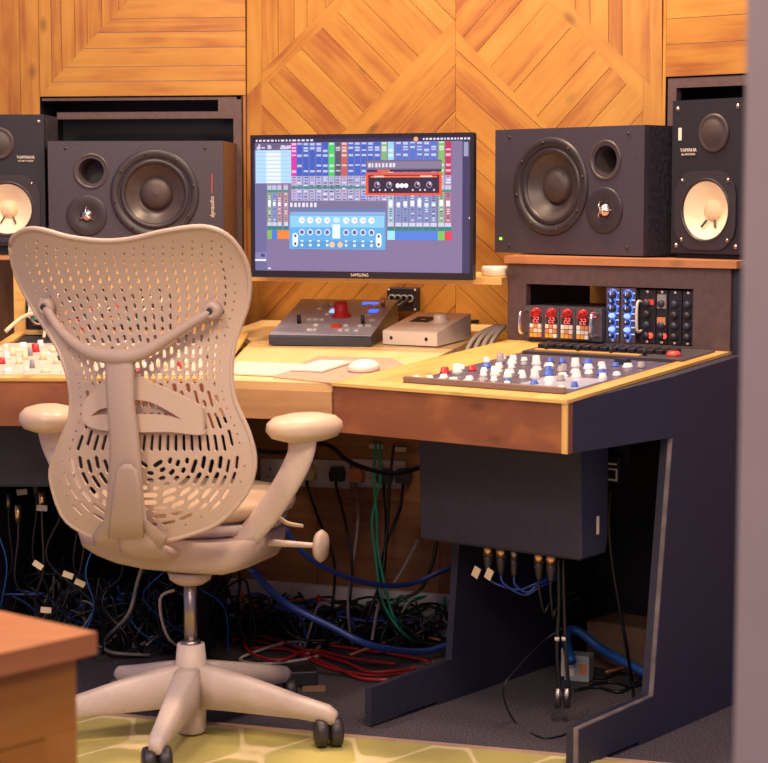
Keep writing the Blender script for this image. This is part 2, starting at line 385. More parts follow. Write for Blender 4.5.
# left centre panel: upright boards, a slanting band, then herringbone
fill(mb, WC, [(247, 95), (247, -130), (262, -130), (262, 80)], (250, 0), (250, 90), .046)
fill(mb, WC, [(262, 72), (262, -130), (440, -130), (440, -106)], (300, 0), (300, 50), .05)
fill(mb, WC, [(262, 88), (262, 72), (455.6, -121), (455.6, -105)], (262, 88), (340, 10), .06, 0)
fill(mb, WC, [(262, 88), (455.6, -105), (455.6, 20), (262, 213)], (298, 53), (363, 120), .072, .35)
fill(mb, WC, [(247, 95), (262, 80), (262, 400), (247, 400)], (250, 0), (250, 90), .06)
fill(mb, WC, [(262, 213), (455.6, 20), (455.6, 42), (262, 235)], (365, 120), (448, 28), .07, 0)
fill(mb, WC, [(262, 235), (455.6, 42), (455.6, 220), (262, 420)], (365, 120), (448, 28), .075)
fill(mb, WC, [(262, 420), (455.6, 220), (455.6, 420)], (365, 220), (448, 128), .05)
# right centre panel, mirrored
fill(mb, WC, [(455.9, -130), (650, -130), (650, 84), (455.9, -110)], (650, 0), (650, 90), .05)
fill(mb, WC, [(455.9, -110), (643, 77), (643, 100), (455.9, -88)], (567, 0), (632, 68), .06, 0)
fill(mb, WC, [(455.9, -88), (643, 100), (643, 230), (455.9, 30)], (521, 103), (590, 25), .072, .35)
fill(mb, WC, [(643, -130), (662, -130), (662, 400), (643, 400)], (650, 0), (650, 90), .06, 0)
fill(mb, WC, [(455.9, 30), (643, 230), (643, 256), (455.9, 54)], (451, 50), (536, 128), .07, 0)
fill(mb, WC, [(455.9, 54), (643, 256), (643, 420), (455.9, 420)], (451, 50), (536, 128), .075)
mb.prism([tuple((WC.to3(-.02, 0) - WC.n * .012)[:2]), tuple((WC.to3(1.23, 0) - WC.n * .012)[:2]), tuple((WC.to3(1.23, 0) - WC.n * .05)[:2]), tuple((WC.to3(-.02, 0) - WC.n * .05)[:2])], 'z', 0, 2.75)
tag(mb.build('wall_back', 'wall_wood'), None, kind='structure')
# left facet
jl = WC.to3(0, 0); WL = Wall((jl.x - .8 * math.cos(R(8)), jl.y + .8 * math.sin(R(8))), R(8)); mb = MB()
rec = WL.poly([(40, 97), (243, 95), (243, 262), (40, 262)]); rx0, rx1 = rec[0][0], rec[1][0]; rz1 = (rec[0][1] + rec[1][1]) / 2; rz0 = rec[2][1] - .02
jx = .8
def wpl(pts, ang, wd, jit=.2): planks(mb, pts, ang, wd, WL.to3, WL.n, jit=jit)
ztop = 2.3
xm = WL.px(52, 82)
wpl([(-.6, 0), (-.6, ztop), (WL.px(20, 50)[0], ztop), (WL.px(20, 50)[0], 0)], R(90), .075)
wpl([(WL.px(20, 50)[0], 0), (WL.px(20, 50)[0], ztop), (rx0 - .0, ztop), (rx0 - .0, 0)], R(90), .09, 0)
wpl([(rx0, rz1), (rx0, ztop), (xm[0], ztop), (xm[0], xm[1])], R(90), .08, 0)
wpl([(rx0, rz1), (xm[0], xm[1]), (jx, xm[1]), (jx, rz1)], 0, .1, 0)
wpl([(xm[0], xm[1]), (xm[0] + .52, xm[1] + .52), (jx, xm[1] + .52), (jx, xm[1])], 0, .047)
wpl([(xm[0], xm[1]), (xm[0], ztop), (xm[0] + ztop - xm[1], ztop)], R(90), .044)
wpl([(rx1, 0), (rx1, rz1), (jx, rz1), (jx, 0)], R(90), .08, 0)
wpl([(rx0, 0), (rx0, rz0), (rx1, rz0), (rx1, 0)], 0, .09)
tag(mb.build('wall_left', 'wall_wood'), None, kind='structure')
# dark niche in the left facet
nt_ = thing('wall_niche', 'dark boxed niche in the wooden wall behind the left speakers', 'niche', WL.to3(rx0, rz0), -R(8)); nt_['kind'] = 'structure'
for k_ in ('label', 'category'): del nt_[k_]
W_, H_ = rx1 - rx0, rz1 - rz0
b = MB(); b.box((-.01, .22, -.01), (W_ + .01, .235, H_ + .01)); b.box((-.015, .0, -.01), (0, .22, H_)); b.box((W_, 0, -.01), (W_ + .015, .22, H_)); b.box((0, 0, H_), (W_, .22, H_ + .015)); b.box((0, 0, -.015), (W_, .22, 0)); b.build('lining', 'black', nt_)
b = MB(); b.box((0.004, .004, H_ - .012), (W_ - .02, .03, H_ - .004)); b.box((W_ - .03, .004, 0), (W_ - .006, .03, H_ - .012)); b.box((.05, .004, H_ - .066), (W_ - .03, .03, H_ - .046)); b.box((W_ - .075, .004, H_ - .046), (W_ - .03, .03, H_ - .012)); b.build('frame', 'dark_frame', nt_)
# right facet
jr = WC.to3(1.224, 0); WR = Wall((jr.x, jr.y), R(38)); mb = MB()
q0 = WR.px(666, 77); q1 = WR.px(745, 73)
def wpr(pts, ang, wd, jit=.2): planks(mb, pts, ang, wd, WR.to3, WR.n, jit=jit)
wpr([(0, 0), (0, 2.3), (q0[0], 2.3), (q0[0], 0)], R(90), .05, 0)
wpr([(q0[0], q0[1]), (q0[0], 2.3), (1.0, 2.3), (1.0, q0[1])], 0, .085)
wpr([(q0[0], 0), (q0[0], .98), (1.0, .98), (1.0, 0)], 0, .085)
wpr([(q0[0] + .5, .98), (q0[0] + .5, q0[1]), (1.0, q0[1]), (1.0, .98)], R(90), .085)
tag(mb.build('wall_right', 'wall_wood'), None, kind='structure')
nr = thing('wall_niche', '', '', WR.to3(q0[0], .98), -R(38)); nr['kind'] = 'structure'
W_, H_ = .5, q0[1] - .98
b = MB(); b.box((-.01, .25, -.01), (W_ + .01, .265, H_ + .01)); b.box((-.015, 0, -.01), (0, .25, H_)); b.box((W_, 0, -.01), (W_ + .015, .25, H_)); b.box((0, 0, H_), (W_, .25, H_ + .015)); b.box((0, 0, -.015), (W_, .25, 0)); b.build('lining', 'black', nr)
b = MB(); b.box((.004, .004, H_ - .03), (W_ - .004, .03, H_ - .004)); b.box((.004, .004, 0), (.03, .03, H_ - .03)); b.build('frame', 'dark_frame', nr)

# knee wall below the desk with white baseboard
K = Wall((-1.2, 5.16 + .364 * 1.32), A20)
b = MB()
for i in range(7): planks(b, [(i * .36, 0), (i * .36, .765), ((i + 1) * .36 - .002, .765), ((i + 1) * .36 - .002, 0)], 0, .36, K.to3, K.n, jit=0)
tag(b.build('wall_lower', 'knee_wood'), None, kind='structure')
b = MB(); p0, p1 = K.to3(0, 0) + K.n * .002, K.to3(2.5, 0) + K.n * .002
b.prism([p0[:2], p1[:2], (p1 + K.n * .018)[:2], (p0 + K.n * .018)[:2]], 'z', .0, .115)
tag(b.build('baseboard_back', 'white_paint'), None, kind='structure')
# near door frame at the right of the view
e0 = aty(747, 10, 1.75)
b = MB(); b.prism([(e0.x, 1.75), (e0.x + .5, 1.75), (e0.x + .5, 1.90), (e0.x + .06, 1.90)], 'z', 0, 2.5); tag(b.build('trim_1', 'pillar'), None, kind='structure')

# ------------------------------------------------------------------ rug
rg0 = atz(75, 712, 0); rg1 = atz(575, 757, 0); ra = math.atan2(rg0.y - rg1.y, rg1.x - rg0.x)
rug = thing('rug', 'green and cream trellis patterned rug under the office chair', 'rug', (rg0.x, rg0.y, 0), -ra)
b = MB(); b.box((-1.2, -1.7, 0.0005), (2.0, -.035, .009)); b.build('pile', 'rug', rug)
b = MB(); b.box((-1.2, -.035, .0005), (2.0, 0, .006)); o = b.build('border', 'mat_tan', rug); o['label'] = 'plain tan woven edge strip'

# ------------------------------------------------------------------ desk: right console wing
DZ = .77; TW = R(4.6)
B0 = Vector((.375, 3.90, 0)); uW = Vector((math.cos(A38), -math.sin(A38), 0)); vW = Vector((math.sin(A38), math.cos(A38), 0))
def wing(B0, ang, label, mirror, rackmat):
    t = thing('studio_console_desk', label, 'desk', B0, -ang); X0 = -.62; XE = -.07 if mirror else .003; YD = .96 if mirror else 1.05
    sl = lambda y: DZ + y * math.tan(TW)
    AP = .108
    b = MB(); b.box((X0, 0, DZ - AP), (0, .02, DZ - .003)); b.build('front_apron', 'apron_wood', t)
    if not mirror:
        b = MB(); b.box((-.012, -.003, DZ - AP), (.002, .0, DZ - .002)); b.build('corner_strip', 'lip_wood', t)
    b = MB()
    b.prism([(-.006, DZ - .004), (.05, sl(.05) - .003), (.05, sl(.05) + .004), (-.006, DZ + .003)], 'x', X0, .003)
    for x0, x1 in ((X0, X0 + (.028 if mirror else .155)), (-.040, .003)): b.prism([(.05, sl(.05) - .003), (.70, sl(.70) - .003), (.70, sl(.7) + .004), (.05, sl(.05) + .004)], 'x', x0, x1)
    b.build('lip', 'lip_wood', t)
    b = MB(); b.prism([(.02, DZ - .02), (.70, sl(.70) - .02), (.70, sl(.70) - .004), (.02, sl(.02) - .004)], 'x', X0 + .018, -.018); b.build('top', 'dark_paint', t)
    # side panels: apron height in front, full height behind, low toe on the floor
    b = MB(); xo = 0 if mirror else .032
    b.add([(-.018, .02, DZ - AP), (0, .02, DZ - AP), (xo, .375, DZ - AP), (-.018, .375, DZ - AP), (-.018, .02, sl(.02) - .004), (0, .02, sl(.02) - .004), (xo, .375, sl(.375) - .004), (-.018, .375, sl(.375) - .004)], [(0, 3, 2, 1), (4, 5, 6, 7), (0, 1, 5, 4), (1, 2, 6, 5), (2, 3, 7, 6), (3, 0, 4, 7)]); b.build('side_apron', 'dark_paint', t)
    xs = ((.004, .032), (-.53, -.512)) if not mirror else ((-.62, -.602), (-.108, -.09))
    for i, (xa, xb) in enumerate(xs):
        outer = (i == 0)
        if outer: P = [(.0, .0095), (.0, .092), (.305, .098), (.375, DZ - AP - .001), (.375, sl(.375) - .004), (.70, sl(.7) - .004), (.70, 1.02), (YD, 1.02), (YD, 0), (.25, 0), (.25, .0095)]
        else: P = [(.0, .0095), (.0, .092), (.305, .098), (.375, DZ - .03), (YD, DZ - .03), (YD, 0), (.25, 0), (.25, .0095)]
        b = MB(); b.prism(P, 'x', xa, xb)
        sp_ = b.build('side_panel', 'dark_paint', t)
        b = MB(); b.prism([(-.002, .0), (-.002, .094), (.303, .1), (.373, DZ - AP - .002), (.377, DZ - AP - .002), (.307, .097), (.002, .09), (.002, 0)], 'x', xb - .009, xb + .001)
        if outer: b.build('edge_strip', 'edge_grey', sp_)
    # opposite side apron
    b = MB(); b.prism([(.02, DZ - AP), (.70, DZ - AP), (.70, sl(.7) - .004), (.02, sl(.02) - .004)], 'x', X0, X0 + .018); b.build('side_apron', 'apron_wood', t)
    b = MB(); b.box((-.512, .95, .0), (-.018, .965, .76)) if not mirror else b.box((-.6, .94, 0), (-.11, .955, .76)); b.build('back_panel', 'black_matte', t)
    # rack housing on the wing
    z0, z1 = sl(.70) - .002, 1.022
    ox0, ox1 = (X0 + .055, -.095) if not mirror else (X0 + .03, -.20)
    oz0, oz1 = z0 + .012, z1 - .05
    if mirror: oz1 = z1 - .075
    b = MB()
    b.box((X0, .69, z0), (ox0, .71, z1)); b.box((ox1, .69, z0), (XE, .71, z1)); b.box((ox0, .69, oz1), (ox1, .71, z1)); b.box((ox0, .69, z0), (ox1, .71, oz0))
    b.build('rack_front', rackmat, t)
    b = MB(); b.box((X0, .71, z0 - .02), (X0 + .018, YD, z1)); b.box((X0, .71, z0 - .02), (XE, YD, z0 + .002)); b.box((ox1 + .02, .71, z0), (ox1 + .03, YD - .01, z1))
    if mirror: b.box((XE - .018, .71, z0 - .02), (XE, YD, z1))
    b.build('rack_housing', 'dark_paint', t)
    return t, sl, (ox0, ox1, oz0, oz1)
tR, slR, opR = wing(B0, A38, 'right hand console wing of the studio desk, dark panels with orange wooden edge', False, 'dark_frame')
Lc = Vector((-.386, 4.377, 0))
tL, slL, opL = wing(Lc, A2, 'left hand console wing of the studio desk, behind the office chair', True, 'lip_wood')
# shelf boards carrying the speakers
b = MB(); b.prism([(-.625, .68), (.022, .68), (.022, 1.06), (-.40, 1.12), (-.60, 1.12), (-.72, 1.02), (-.72, .90)], 'z', 1.0225, 1.040)
o = b.build('shelf_board', 'shelf_wood', tR)
b = MB(); b.prism([(-.80, .68), (-.06, .68), (-.06, 1.08), (-.80, 1.08)], 'z', 1.0225, 1.026); o = b.build('shelf_board', 'shelf_wood', tL)
SHL = 1.026
SHZ = 1.040
# ------------------------------------------------------------------ centre desk
TD = R(3.2); Dk = Vector((-.25, 4.33, DZ)); MD = tmat(Dk, -A20, TD); MDi = MD.inverted(); nD = (MD.to_3x3() @ Vector((0, 0, 1)))
def dk(px, py, z=0):
    p = MDi @ hit(px, py, Dk + nD * z, nD); return (p.x, p.y)
t = thing('desk', 'pale wooden centre desk between the two console wings', 'desk', Dk, -A20, rx=TD)
def toD(p): q = MDi @ Vector(p); return (q.x, q.y)
cL, cR = toD((-.388, 4.377, .77)), toD((-.116, 4.284, .77))
bR = dk(505, 325); Dc = lambda x, y: toD(WGL @ Vector((x, y, .8)))
WGL = tmat(Lc, -A2)
b = MB(); poly = [cL, cR, dk(437, 357), (bR[0], bR[1] - .03), (bR[0] - .02, bR[1]), dk(262, 320), Dc(-.06, .985), Dc(.008, .70)]
b.prism(poly, 'z', -.018, 0); b.build('top', 'desk_wood', t)
b = MB(); b.box((cL[0], -.004, -.085), (cR[0], .016, -.018)); b.build('front_board', 'board_wood', t)

# ------------------------------------------------------------------ speakers
def dyn(t, flip, small=False):
    Wd, Hd, Dd = .49, .317, .345; s = -1 if flip else 1
    X = lambda x: (x - Wd / 2) * s         # x measured from the outer edge
    wx, wz = X(.2985), .171; px_, pz = X(.121), .234; tx, tz = X(.122 if flip else .107), .111
    b = MB(); b.plate([(-Wd / 2, 0), (Wd / 2, 0), (Wd / 2, Hd), (-Wd / 2, Hd)], [circ(wx, wz, .098, 40), circ(px_, pz, .036, 28)], lambda x, y: (x, 0, y), (0, 1, 0), .018)
    b.build('baffle', 'baffle', t)
    b = MB(); b.box((-Wd / 2, .018, 0), (Wd / 2, .022, .012)); b.box((-Wd / 2, .018, 0), (-Wd / 2 + .012, Dd, Hd)); b.box((Wd / 2 - .012, .018, 0), (Wd / 2, Dd, Hd)); b.box((-Wd / 2 + .012, .018, 0), (Wd / 2 - .012, Dd, .012)); b.box((-Wd / 2 + .012, .018, Hd - .012), (Wd / 2 - .012, Dd, Hd)); b.box((-Wd / 2 + .012, Dd - .012, .012), (Wd / 2 - .012, Dd, Hd - .012))
    b.build('cabinet', 'ash_black' if flip else 'walnut_side', t)
    T = Matrix.Translation((wx, 0, wz))
    b = MB(); b.lathe([(.124, .0005), (.124, -.004), (.119, -.007), (.104, -.006), (.101, -.002), (.098, .004), (.098, .012)], 0, 48, T, 'y', caps=False)
    for k in range(8):
        a = 2 * math.pi * k / 8 + .2; b.cyl((wx + .112 * math.cos(a), -.006, wz + .112 * math.sin(a)), (wx + .112 * math.cos(a), -.0085, wz + .112 * math.sin(a)), .004, seg=8)
    b.build('woofer_ring', 'rubber', t)
    b = MB(); b.lathe([(.099, .004), (.096, -.002), (.090, -.004), (.084, -.001), (.082, .004)], 0, 48, T, 'y', caps=False); b.build('surround', 'rubber', t)
    b = MB(); b.lathe([(.083, .004), (.066, .018), (.052, .026), (.040, .030)], 0, 48, T, 'y', caps=False); b.build('cone', 'cone', t)
    b = MB(); b.lathe([(.046, .028), (.044, .020), (.036, .013), (.022, .009), (.0001, .007)], 0, 36, T, 'y', caps=False); b.build('dust_cap', 'cap_grey', t)
    T = Matrix.Translation((px_, 0, pz))
    b = MB(); b.lathe([(.050, .0), (.049, -.003), (.044, -.003), (.038, .004), (.033, .02), (.032, .10)], 0, 36, T, 'y', caps=False); b.lathe([(.032, .10), (.0001, .1)], 0, 24, T, 'y', caps=False); b.build('bass_port', 'cone', t)
    T = Matrix.Translation((tx, 0, tz))
    b = MB(); b.lathe([(.057, .0), (.057, -.003), (.054, -.004), (.03, -.003), (.020, .0), (.016, .0)], 0, 36, T, 'y', caps=False); tw = b.build('tweeter_plate', 'rubber', t)
    b = MB(); b.lathe([(.016, -.001), (.012, -.008), (.006, -.012), (.0001, -.013)], 0, 24, T, 'y', caps=False)
    for k in range(3):
        a = R(90 + 120 * k) if not flip else R(-0 + 120 * k); b.tube([(tx + .024 * math.cos(a), -.004, tz + .024 * math.sin(a)), (tx + .014 * math.cos(a), -.015, tz + .014 * math.sin(a)), (tx, -.017, tz)], .002, seg=6)
    b.build('tweeter_dome', 'chrome', tw)
    for sx in (-1, 1):
        for sz in (0, 1):
            b = MB(); b.lathe([(.0001, -.002), (.004, -.002), (.004, .0)], 0, 10, Matrix.Translation((sx * (Wd / 2 - .05), 0, .02 + sz * (Hd - .04))), 'y', caps=False); b.build('screw', 'rubber', t)
    b = MB(); b.lathe([(.0001, -.003), (.003, -.003), (.0035, .0)], 0, 10, Matrix.Translation((X(.468), 0, .036)), 'y'); o = b.build('power_light', 'led_green', t); o['label'] = 'lit green power light'
    return t
MLd = R(3)
t = thing('monitor_speaker', 'black studio monitor on its side behind the office chair, dark round woofer and port', 'speaker', (-.690, 5.36, SHL), -MLd)
dyn(t, False)
textmesh('brand_lettering', 'dynaudio', .016, Matrix.Translation((.245 - .031, -.0008, .135)) @ FRONT @ Matrix.Rotation(R(90), 4, 'Z'), 'label', t)
b = MB(); b.box((.2125, -.001, .172), (.2145, .0, .225)); b.build('logo_line', 'red_label', t)
t = thing('monitor_speaker', 'black studio monitor on its side right of the screen, green light at its corner', 'speaker', (.4595, 4.85, SHZ + .004), -R(46))
dyn(t, True)

def ns10(t, s):
    Wd, Hd, Dd = .215, .365, .19; wz, tz, tx = .103, .285, .022 * s
    b = MB(); b.plate([(-Wd / 2, 0), (Wd / 2, 0), (Wd / 2, Hd), (-Wd / 2, Hd)], [circ(0, wz, .078, 40)], lambda x, y: (x, 0, y), (0, 1, 0), .016); b.build('baffle', 'black', t)
    b = MB(); b.box((-Wd / 2, .016, 0), (-Wd / 2 + .012, Dd, Hd)); b.box((Wd / 2 - .012, .016, 0), (Wd / 2, Dd, Hd)); b.box((-Wd / 2 + .012, .016, 0), (Wd / 2 - .012, Dd, .012)); b.box((-Wd / 2 + .012, .016, Hd - .012), (Wd / 2 - .012, Dd, Hd)); b.box((-Wd / 2 + .012, Dd - .012, .012), (Wd / 2 - .012, Dd, Hd - .012)); b.build('cabinet', 'ash_black', t)
    T = Matrix.Translation((0, 0, wz))
    b = MB(); c = .094
    oct_ = []
    for k in range(32):
        a = 2 * math.pi * k / 32; r_ = min(c / max(abs(math.cos(a)), abs(math.sin(a)), 1e-6), .107); oct_.append((r_ * math.cos(a), wz + r_ * math.sin(a)))
    b.plate(oct_, [circ(0, wz, .0765, 40)], lambda x, y: (x, -.004, y), (0, 1, 0), .004); fr = b.build('woofer_frame', 'rubber', t)
    for k in range(4):
        a = R(45 + 90 * k); b = MB(); b.lathe([(.0001, -.008), (.004, -.007), (.005, -.004)], 0, 10, Matrix.Translation((.1 * math.cos(a), 0, wz + .1 * math.sin(a))), 'y', caps=False); b.build('screw', 'screw', fr)
    b = MB(); b.lathe([(.0785, .0), (.076, -.006), (.071, -.004), (.069, .0)], 0, 40, T, 'y', caps=False); b.build('surround', 'rubber', t)
    b = MB(); b.lathe([(.070, .0), (.045, .016), (.020, .032)], 0, 40, T, 'y', caps=False); cn = b.build('cone', 'white_cone', t); cn['label'] = 'cream white paper cone'
    b = MB(); b.lathe([(.026, .028), (.023, .021), (.014, .016), (.0001, .014)], 0, 28, T, 'y', caps=False); b.build('dust_cap', 'white_cap', t)
    b = MB()
    for a in (R(-62), R(-118)): b.tube([(.026 * math.cos(a), .019, wz + .026 * math.sin(a)), (.040 * math.cos(a), .012, wz + .040 * math.sin(a)), (.046 * math.cos(a), .010, wz + .046 * math.sin(a))], .0028, seg=6)
    b.build('lead_wire', 'cap_grey', t)
    T = Matrix.Translation((tx, 0, tz))
    b = MB(); b.lathe([(.046, 0), (.046, -.003), (.040, -.006), (.038, -.004), (.030, -.008), (.015, -.012), (.0001, -.013)], 0, 32, T, 'y', caps=False); b.build('tweeter', 'cap_grey', t)
    for sx in (-1, 1):
        for z in (.018, .345):
            b = MB(); b.lathe([(.0001, -.004), (.004, -.003), (.006, 0)], 0, 10, Matrix.Translation((sx * .092, 0, z)), 'y', caps=False); b.build('screw', 'screw', t)
    bx = -s * .055
    b = MB(); b.box((bx - .022, -.0015, .232), (bx + .022, 0, .252)); bd = b.build('badge', 'rubber', t)
    textmesh('lettering', 'YAMAHA', .0125, Matrix.Translation((bx, -.0018, .246)) @ FRONT, 'label', bd)
    textmesh('lettering', 'NS-10M STUDIO', .006, Matrix.Translation((bx, -.0018, .236)) @ FRONT, 'label', bd)
    if s > 0:
        b = MB(); b.box((-.088, -.001, .27), (-.078, 0, .30)); b.build('badge', 'label', t)
def pad(x, y, ang, lab, w_=.2, zb=SHZ):
    b = MB(); M4 = tmat((x, y, 0), ang); b.box((-w_ / 2, .01, zb + .0003), (w_ / 2, .17, SHZ + .012), M4=M4); o = b.build('speaker_pad', 'black_matte', loc=(x, y, SHZ)); tag(o, lab, 'pad')
xl = aty(7, 200, 5.4)
pad(xl.x, 5.4, 0, 'black foam pad under the left speaker with the cream cone', zb=SHL)
t = thing('bookshelf_speaker', 'upright black speaker with cream woofer cone at the left edge', 'speaker', (xl.x, 5.4, SHZ + .0125), -R(2)); ns10(t, -1)
pad(.765, 4.585, -R(50), 'thin black foam pad under the right speaker with the cream cone')
t = thing('bookshelf_speaker', 'upright black speaker with cream woofer cone on the right beside the grey pillar', 'speaker', (.765, 4.585, SHZ + .0125), -R(50)); ns10(t, 1)

# ------------------------------------------------------------------ computer screen on its wall shelf
mc = Vector((-.06, 4.845, .983)); ma = R(20.6)
t = thing('computer_monitor', 'wide black computer screen showing a mixing session with colourful channel strips', 'monitor', mc, -ma)
Wm, Hm = .60, .362
b = MB(); b.plate([(-Wm / 2, 0), (Wm / 2, 0), (Wm / 2, Hm), (-Wm / 2, Hm)], [[(-Wm / 2 + .009, .017), (Wm / 2 - .009, .017), (Wm / 2 - .009, Hm - .009), (-Wm / 2 + .009, Hm - .009)]], lambda x, y: (x, -.004, y), (0, 1, 0), .008); b.build('bezel', 'mon_black', t)
b = MB(); b.box((-Wm / 2, .004, 0), (Wm / 2, .022, Hm), bev=.003); b.box((-.13, .022, .09), (.13, .045, .29), bev=.006); b.build('back_case', 'mon_black', t)
b = MB(); b.box((-.03, .044, .13), (.03, .30, .21)); b.build('wall_bracket', 'black', t)
textmesh('brand_lettering', 'SAMSUNG', .0105, Matrix.Translation((0, -.0045, .0085)) @ FRONT, 'label', t)
sx0, sx1, sz0, sz1 = -Wm / 2 + .009, Wm / 2 - .009, .017, Hm - .009
def lin(c): return tuple((v / 255) ** 2.2 for v in c)
S = MB(); lay = [0]
def S_(x, y): return sx0 + (x - 42) / (730 - 42) * (sx1 - sx0), sz1 - (y - 82) / (515 - 82) * (sz1 - sz0)
def rc(x0, y0, x1, y1, c, dz=None):
    lay[0] += 1; yy = .0035 - .0000045 * lay[0]
    a, bb = S_(x0, y1), S_(x1, y0); S.add([(a[0], yy, a[1]), (bb[0], yy, a[1]), (bb[0], yy, bb[1]), (a[0], yy, bb[1])], [(0, 1, 2, 3)], col=lin(c))
def disc(x, y, r, c):
    lay[0] += 1; yy = .0035 - .0000045 * lay[0]; cc = S_(x, y); rr = r / 688 * (sx1 - sx0)
    S.add([(cc[0] + rr * math.cos(k * math.pi / 6), yy, cc[1] + rr * math.sin(k * math.pi / 6)) for k in range(12)], [tuple(range(12))], col=lin(c))
rs = random.Random(3)
rc(42, 82, 730, 515, (128, 112, 150)); rc(42, 230, 80, 515, (108, 104, 148)); rc(42, 82, 730, 96, (58, 46, 78))
x = 46
while x < 230: d = rs.uniform(4, 12); rc(x, 86, x + d, 92, (225, 215, 235)); x += d + 5
x = 560; disc(560, 89, 7, (255, 170, 110)); x = 582
while x < 726: d = rs.uniform(4, 9); rc(x, 86, x + d, 92, (230, 220, 235)); x += d + 4
rc(704, 96, 730, 515, (62, 56, 92)); rc(708, 100, 722, 145, (150, 150, 180)); disc(727, 340, 3, (220, 220, 240))
rc(42, 96, 162, 120, (105, 90, 125))
for k in range(14): a = rs.uniform(44, 150); rc(a, rs.uniform(98, 112), a + rs.uniform(4, 14), rs.uniform(113, 118), (205, 195, 220))
rc(45, 120, 162, 228, (176, 212, 246)); rc(80, 124, 128, 228, (226, 234, 252))
for k in range(8): rc(45, 126 + k * 13, 162, 128 + k * 13, (150, 190, 235))
rc(42, 455, 80, 478, (130, 125, 170)); rc(42, 478, 78, 484, (240, 235, 250)); rc(60, 460, 74, 470, (70, 70, 130)); rc(84, 506, 94, 510, (230, 230, 240))
cols = [(162, (205, 60, 160))] + [(180 + 21 * i, (62, 92, 185)) for i in range(5)] + [(284, (70, 200, 95)), (305, (88, 82, 105)), (325, (190, 95, 85))] + [(346 + 21 * i, (66, 96, 190)) for i in range(5)] + [(452, (130, 170, 120)), (473, (150, 205, 235))] + [(497 + 22 * i, (84, 110, 200)) for i in range(6)] + [(631, (130, 180, 100)), (652, (190, 50, 90))]
for x0, c in cols:
    wd = 18.5; rc(x0, 97, x0 + wd, 205, c)
    for yy in (98, 111, 120, 135, 168, 186):
        if rs.random() < .75: rc(x0 + 2, yy, x0 + wd - 2, yy + rs.uniform(4, 9), tuple(min(255, int(v * .35 + 160)) for v in c))
    rc(x0, 205, x0 + wd, 285, (176, 170, 205)); rc(x0, 238, x0 + wd, 246, (60, 140, 120))
    for yy in range(208, 284, 9): rc(x0 + rs.uniform(1, 6), yy, x0 + rs.uniform(11, 17), yy + rs.uniform(2, 4), rs.choice([(90, 90, 140), (235, 235, 245), c, (70, 70, 95)]))
for x0, c in [(84, (110, 150, 100)), (100, (80, 120, 205)), (117, (200, 110, 110)), (138, (205, 120, 120))] + [q for q in cols if q[0] > 460]:
    wd = 14 if x0 < 160 else 19; rc(x0, 232, x0 + wd, 368, tuple(int(v * .5 + 85) for v in c))
    rc(x0, 236, x0 + wd, 250, (190, 185, 215)); rc(x0, 250, x0 + wd, 258, (60, 140, 110))
    for yy in range(262, 352, 7): rc(x0 + wd * .3, yy, x0 + wd * .75, yy + 3, rs.choice([(225, 220, 240), (80, 75, 120), (120, 120, 190)]))
    rc(x0 + wd * .2, rs.uniform(280, 295), x0 + wd * .8, 303, (240, 240, 250)); rc(x0, 356, x0 + wd, 368, (205, 200, 225)); rc(x0, 369, x0 + wd, 381, (25, 130, 120))
for x0, x1, c in [(84, 99, (130, 180, 90)), (99, 116, (70, 120, 215)), (117, 156, (240, 130, 60)), (472, 496, (150, 225, 245)), (497, 630, (80, 125, 215)), (630, 651, (125, 190, 95)), (652, 673, (230, 60, 85))]: rc(x0, 382, x1, 411, c)
rc(404, 155, 642, 190, (112, 98, 125)); rc(408, 160, 640, 182, (130, 118, 145))
for k in range(8): a = 412 + k * 11; rc(a, 165, a + rs.uniform(4, 9), 178, (225, 215, 230))
rc(408, 186, 640, 193, (60, 40, 60)); rc(440, 186, 480, 192, (235, 90, 70))
rc(404, 195, 642, 268, (238, 84, 50)); rc(412, 203, 634, 261, (52, 34, 56)); rc(418, 206, 628, 211, (240, 110, 70)); rc(430, 205, 462, 210, (250, 200, 190)); rc(575, 205, 612, 210, (250, 200, 190))
for a in (440, 478, 566, 603): disc(a, 234, 10, (140, 125, 150)); disc(a, 236, 6, (60, 45, 65)); rc(a + 1, 226, a + 4, 235, (255, 250, 255))
for a in (505, 518, 531): disc(a, 237, 7, (250, 235, 255))
for a in (428, 448, 466, 488, 552, 575, 590, 618): disc(a, 251, 3, (220, 205, 225))
rc(157, 288, 466, 326, (118, 110, 140)); rc(160, 312, 466, 322, (95, 120, 175)); rc(160, 322, 466, 332, (150, 165, 205))
for k in range(7): a = 160 + k * 13; rc(a, 292, a + rs.uniform(5, 10), 306, (225, 220, 235))
rc(157, 330, 466, 443, (96, 168, 222)); rc(160, 334, 462, 372, (140, 200, 238)); rc(170, 416, 440, 441, (88, 150, 205))
for a in (198, 225, 252, 280, 341, 368, 395, 422):
    disc(a, 349, 10, (228, 236, 245)); rc(a - 1, 348, a + 5, 351, (235, 90, 90)); disc(a, 388, 10, (205, 220, 240)); disc(a, 388, 6, (90, 90, 150)); rc(a - 4, 414, a + 4, 419, (235, 240, 250)); rc(a - 4, 426, a + 4, 434, (225, 235, 250))
rc(297, 362, 322, 408, (225, 240, 252)); rc(301, 340, 320, 356, (200, 225, 245))
for a, c in ((176, (235, 240, 245)), (445, (235, 240, 245))):
    disc(a, 400, 9, c); disc(a, 426, 9, c); rc(a - 9, 400, a + 9, 426, c); disc(a, 400, 4, (70, 60, 90)); disc(a, 426, 4, (70, 60, 90))
disc(296, 428, 9, (245, 190, 170)); disc(322, 428, 9, (245, 190, 170))
S.build('screen_image', 'screen', t)
